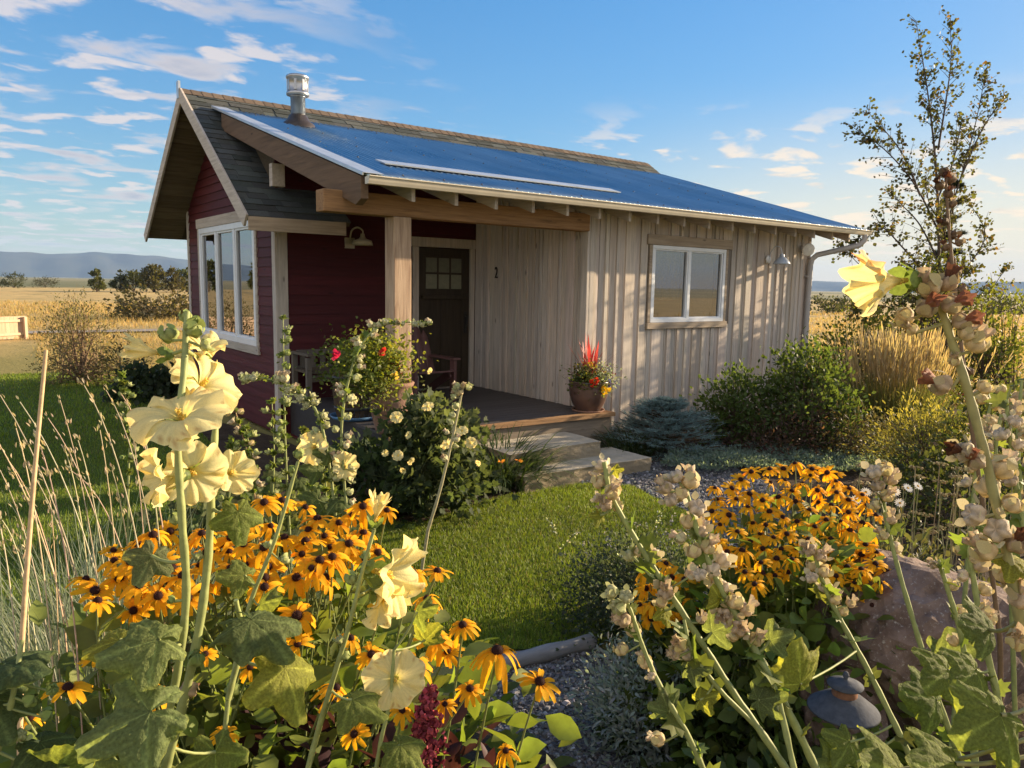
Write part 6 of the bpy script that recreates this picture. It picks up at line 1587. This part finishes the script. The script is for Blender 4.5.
for nm, c_, n_, off, rr, sz, shp in (('silver_foliage', (.23, .27, .26), 900, (.10, -.08, .05), .15, .035, L_OVAL), ('green_foliage', (.09, .12, .03), 700, (-.10, -.05, .04), .14, .04, L_OVAL), ('yellow_foliage', (.32, .29, .05), 130, (-.05, .0, .14), .09, .045, L_OVAL), ('burgundy_foliage', (.10, .025, .035), 240, (.20, .02, .02), .10, .045, L_OVAL), ('trailing_foliage', (.16, .18, .04), 120, (.0, -.22, -.03), .07, .035, L_OVAL)):
    m = MB(); P = ct+np.array(off)+rs.normal(0, .5, (n_, 3))*rr*1.5*[1, 1, .8]; m.scatter(shp, P, rdir(n_, -.4, .9), sz*rs.uniform(.6, 1.2, n_), cvar(c_, n_), nrm=rdir(n_)); part(m, nm, LEAF, t)
for c_, lst in (((.70, .06, .02), ((-.13, -.20, .03), (-.10, -.23, .05), (-.15, -.21, .0), (-.09, -.21, .01))), ((.80, .52, .02), ((.0, -.25, -.06), (.03, -.25, -.05), (-.02, -.26, -.04), (.10, -.24, -.08), (.01, -.27, -.09), (-.06, -.10, .22))), ((.10, .09, .30), ((.16, -.16, .02), (.20, -.13, -.01), (.13, -.20, -.02)))):
    for o_ in lst: m = MB(); p = ct+np.array(o_); f = np.array([-.5, -.75, .3]); m.scatter(L_ROUND, np.tile(p, (7, 1)), rdir(7)*.8+np.cross(rdir(7), f)+f*.15, .046, cvar(c_, 7, .12), nrm=f); part(m, 'bloom', PETAL, t)

b = np.array([-2.79, -.16, .0]); t = pot('flower_pot', 'tall clay pot with lime foliage and red flowers in front of the porch post', b, [(0, 0), (.15, 0), (.17, .05), (.215, .25), (.225, .38), (.20, .47), (.225, .49), (.235, .52), (.22, .53), (.19, .53), (.17, .48), (0, .46)], CLAY, None)
ct = b+[-.12, .02, .62]
for nm, c_, n_, off, rr, sz, shp in (('lime_foliage', (.24, .27, .045), 1500, (-.02, 0, .14), .34, .05, L_OVAL), ('green_foliage', (.12, .155, .035), 1000, (-.14, -.05, .04), .34, .055, L_OVAL), ('trailing_foliage', (.20, .22, .05), 420, (-.12, -.20, -.16), .22, .05, L_LANCE), ('burgundy_foliage', (.12, .06, .03), 120, (.10, -.08, .05), .13, .05, L_OVAL)):
    m = MB(); P = ct+np.array(off)+rs.normal(0, .5, (n_, 3))*rr*[1, 1, .85]; m.scatter(shp, P, rdir(n_, -.4, .9)+[0, 0, .2], sz*rs.uniform(.6, 1.2, n_), cvar(c_, n_), nrm=rdir(n_)); part(m, nm, LEAF, t)
m = MB(); k = 26; blades(m, np.tile(ct, (k, 1))+rs.normal(0, .05, (k, 3))+[0, 0, .05], rs.uniform(.3, .55, k), rs.uniform(.0, .6, k), rs.uniform(0, .9, k), .012, cvar((.05, .05, .03), k), cvar((.08, .06, .04), k), 4); part(m, 'dark_spikes', BLADE, t)
for px, py, c_, n_ in ((336, 356, (.62, .03, .10), 14), (383, 352, (.62, .05, .04), 14), (394, 375, (.75, .62, .10), 8)):
    p = on_y(px, py, -.42); m = MB(); m.scatter(L_ROUND, np.tile(p, (n_, 1))+rs.normal(0, .012, (n_, 3)), rdir(n_)+camdir(0, .2, .9), .045, cvar(c_, n_, .15), nrm=camdir(0, 0, 1)); part(m, 'bloom', PETAL, t)
b = np.array([-2.76, .78, .02]); t = thing('barrel_planter', 'dark wooden half barrel with trailing green leaves left of the clay pot', 'planter', b)
m = MB()
for k in range(22):
    a = k*2*pi/22; a2 = (k+1)*2*pi/22-.02; rows = [(.19, 0), (.225, .14), (.24, .30), (.23, .46), (.22, .56)]; V = [(b[0]+r_*cos(x), b[1]+r_*sin(x), b[2]+z) for r_, z in rows for x in (a, a2)]; m.add(V, [(2*i, 2*i+1, 2*i+3, 2*i+2) for i in range(4)], np.array([.10, .065, .04])*rs.uniform(.7, 1.3))
m.lathe([(.205, .56), (.0, .55)], b, (.04, .03, .02), 22); part(m, 'staves', MATTE, t)
for z, r_ in ((.10, .222), (.44, .236)): m = MB(); m.lathe([(r_, z), (r_+.006, z), (r_+.006, z+.035), (r_, z+.035)], b, (.05, .045, .04), 28); part(m, 'hoop', SATIN, t)
m = MB(); n_ = 700; P = b+[0, 0, .62]+rs.normal(0, .5, (n_, 3))*[.40, .40, .30]; m.scatter(L_OVAL, P, rdir(n_, -.5, .8), .06*rs.uniform(.6, 1.2, n_), cvar((.12, .15, .035), n_), nrm=rdir(n_)); part(m, 'foliage', LEAF, t)
m = MB(); m.lathe([(0, -.012), (.24, -.012), (.275, .03), (.262, .03), (.235, .0)], b, (.10, .22, .40), 36); part(m, 'saucer', SATIN, t)
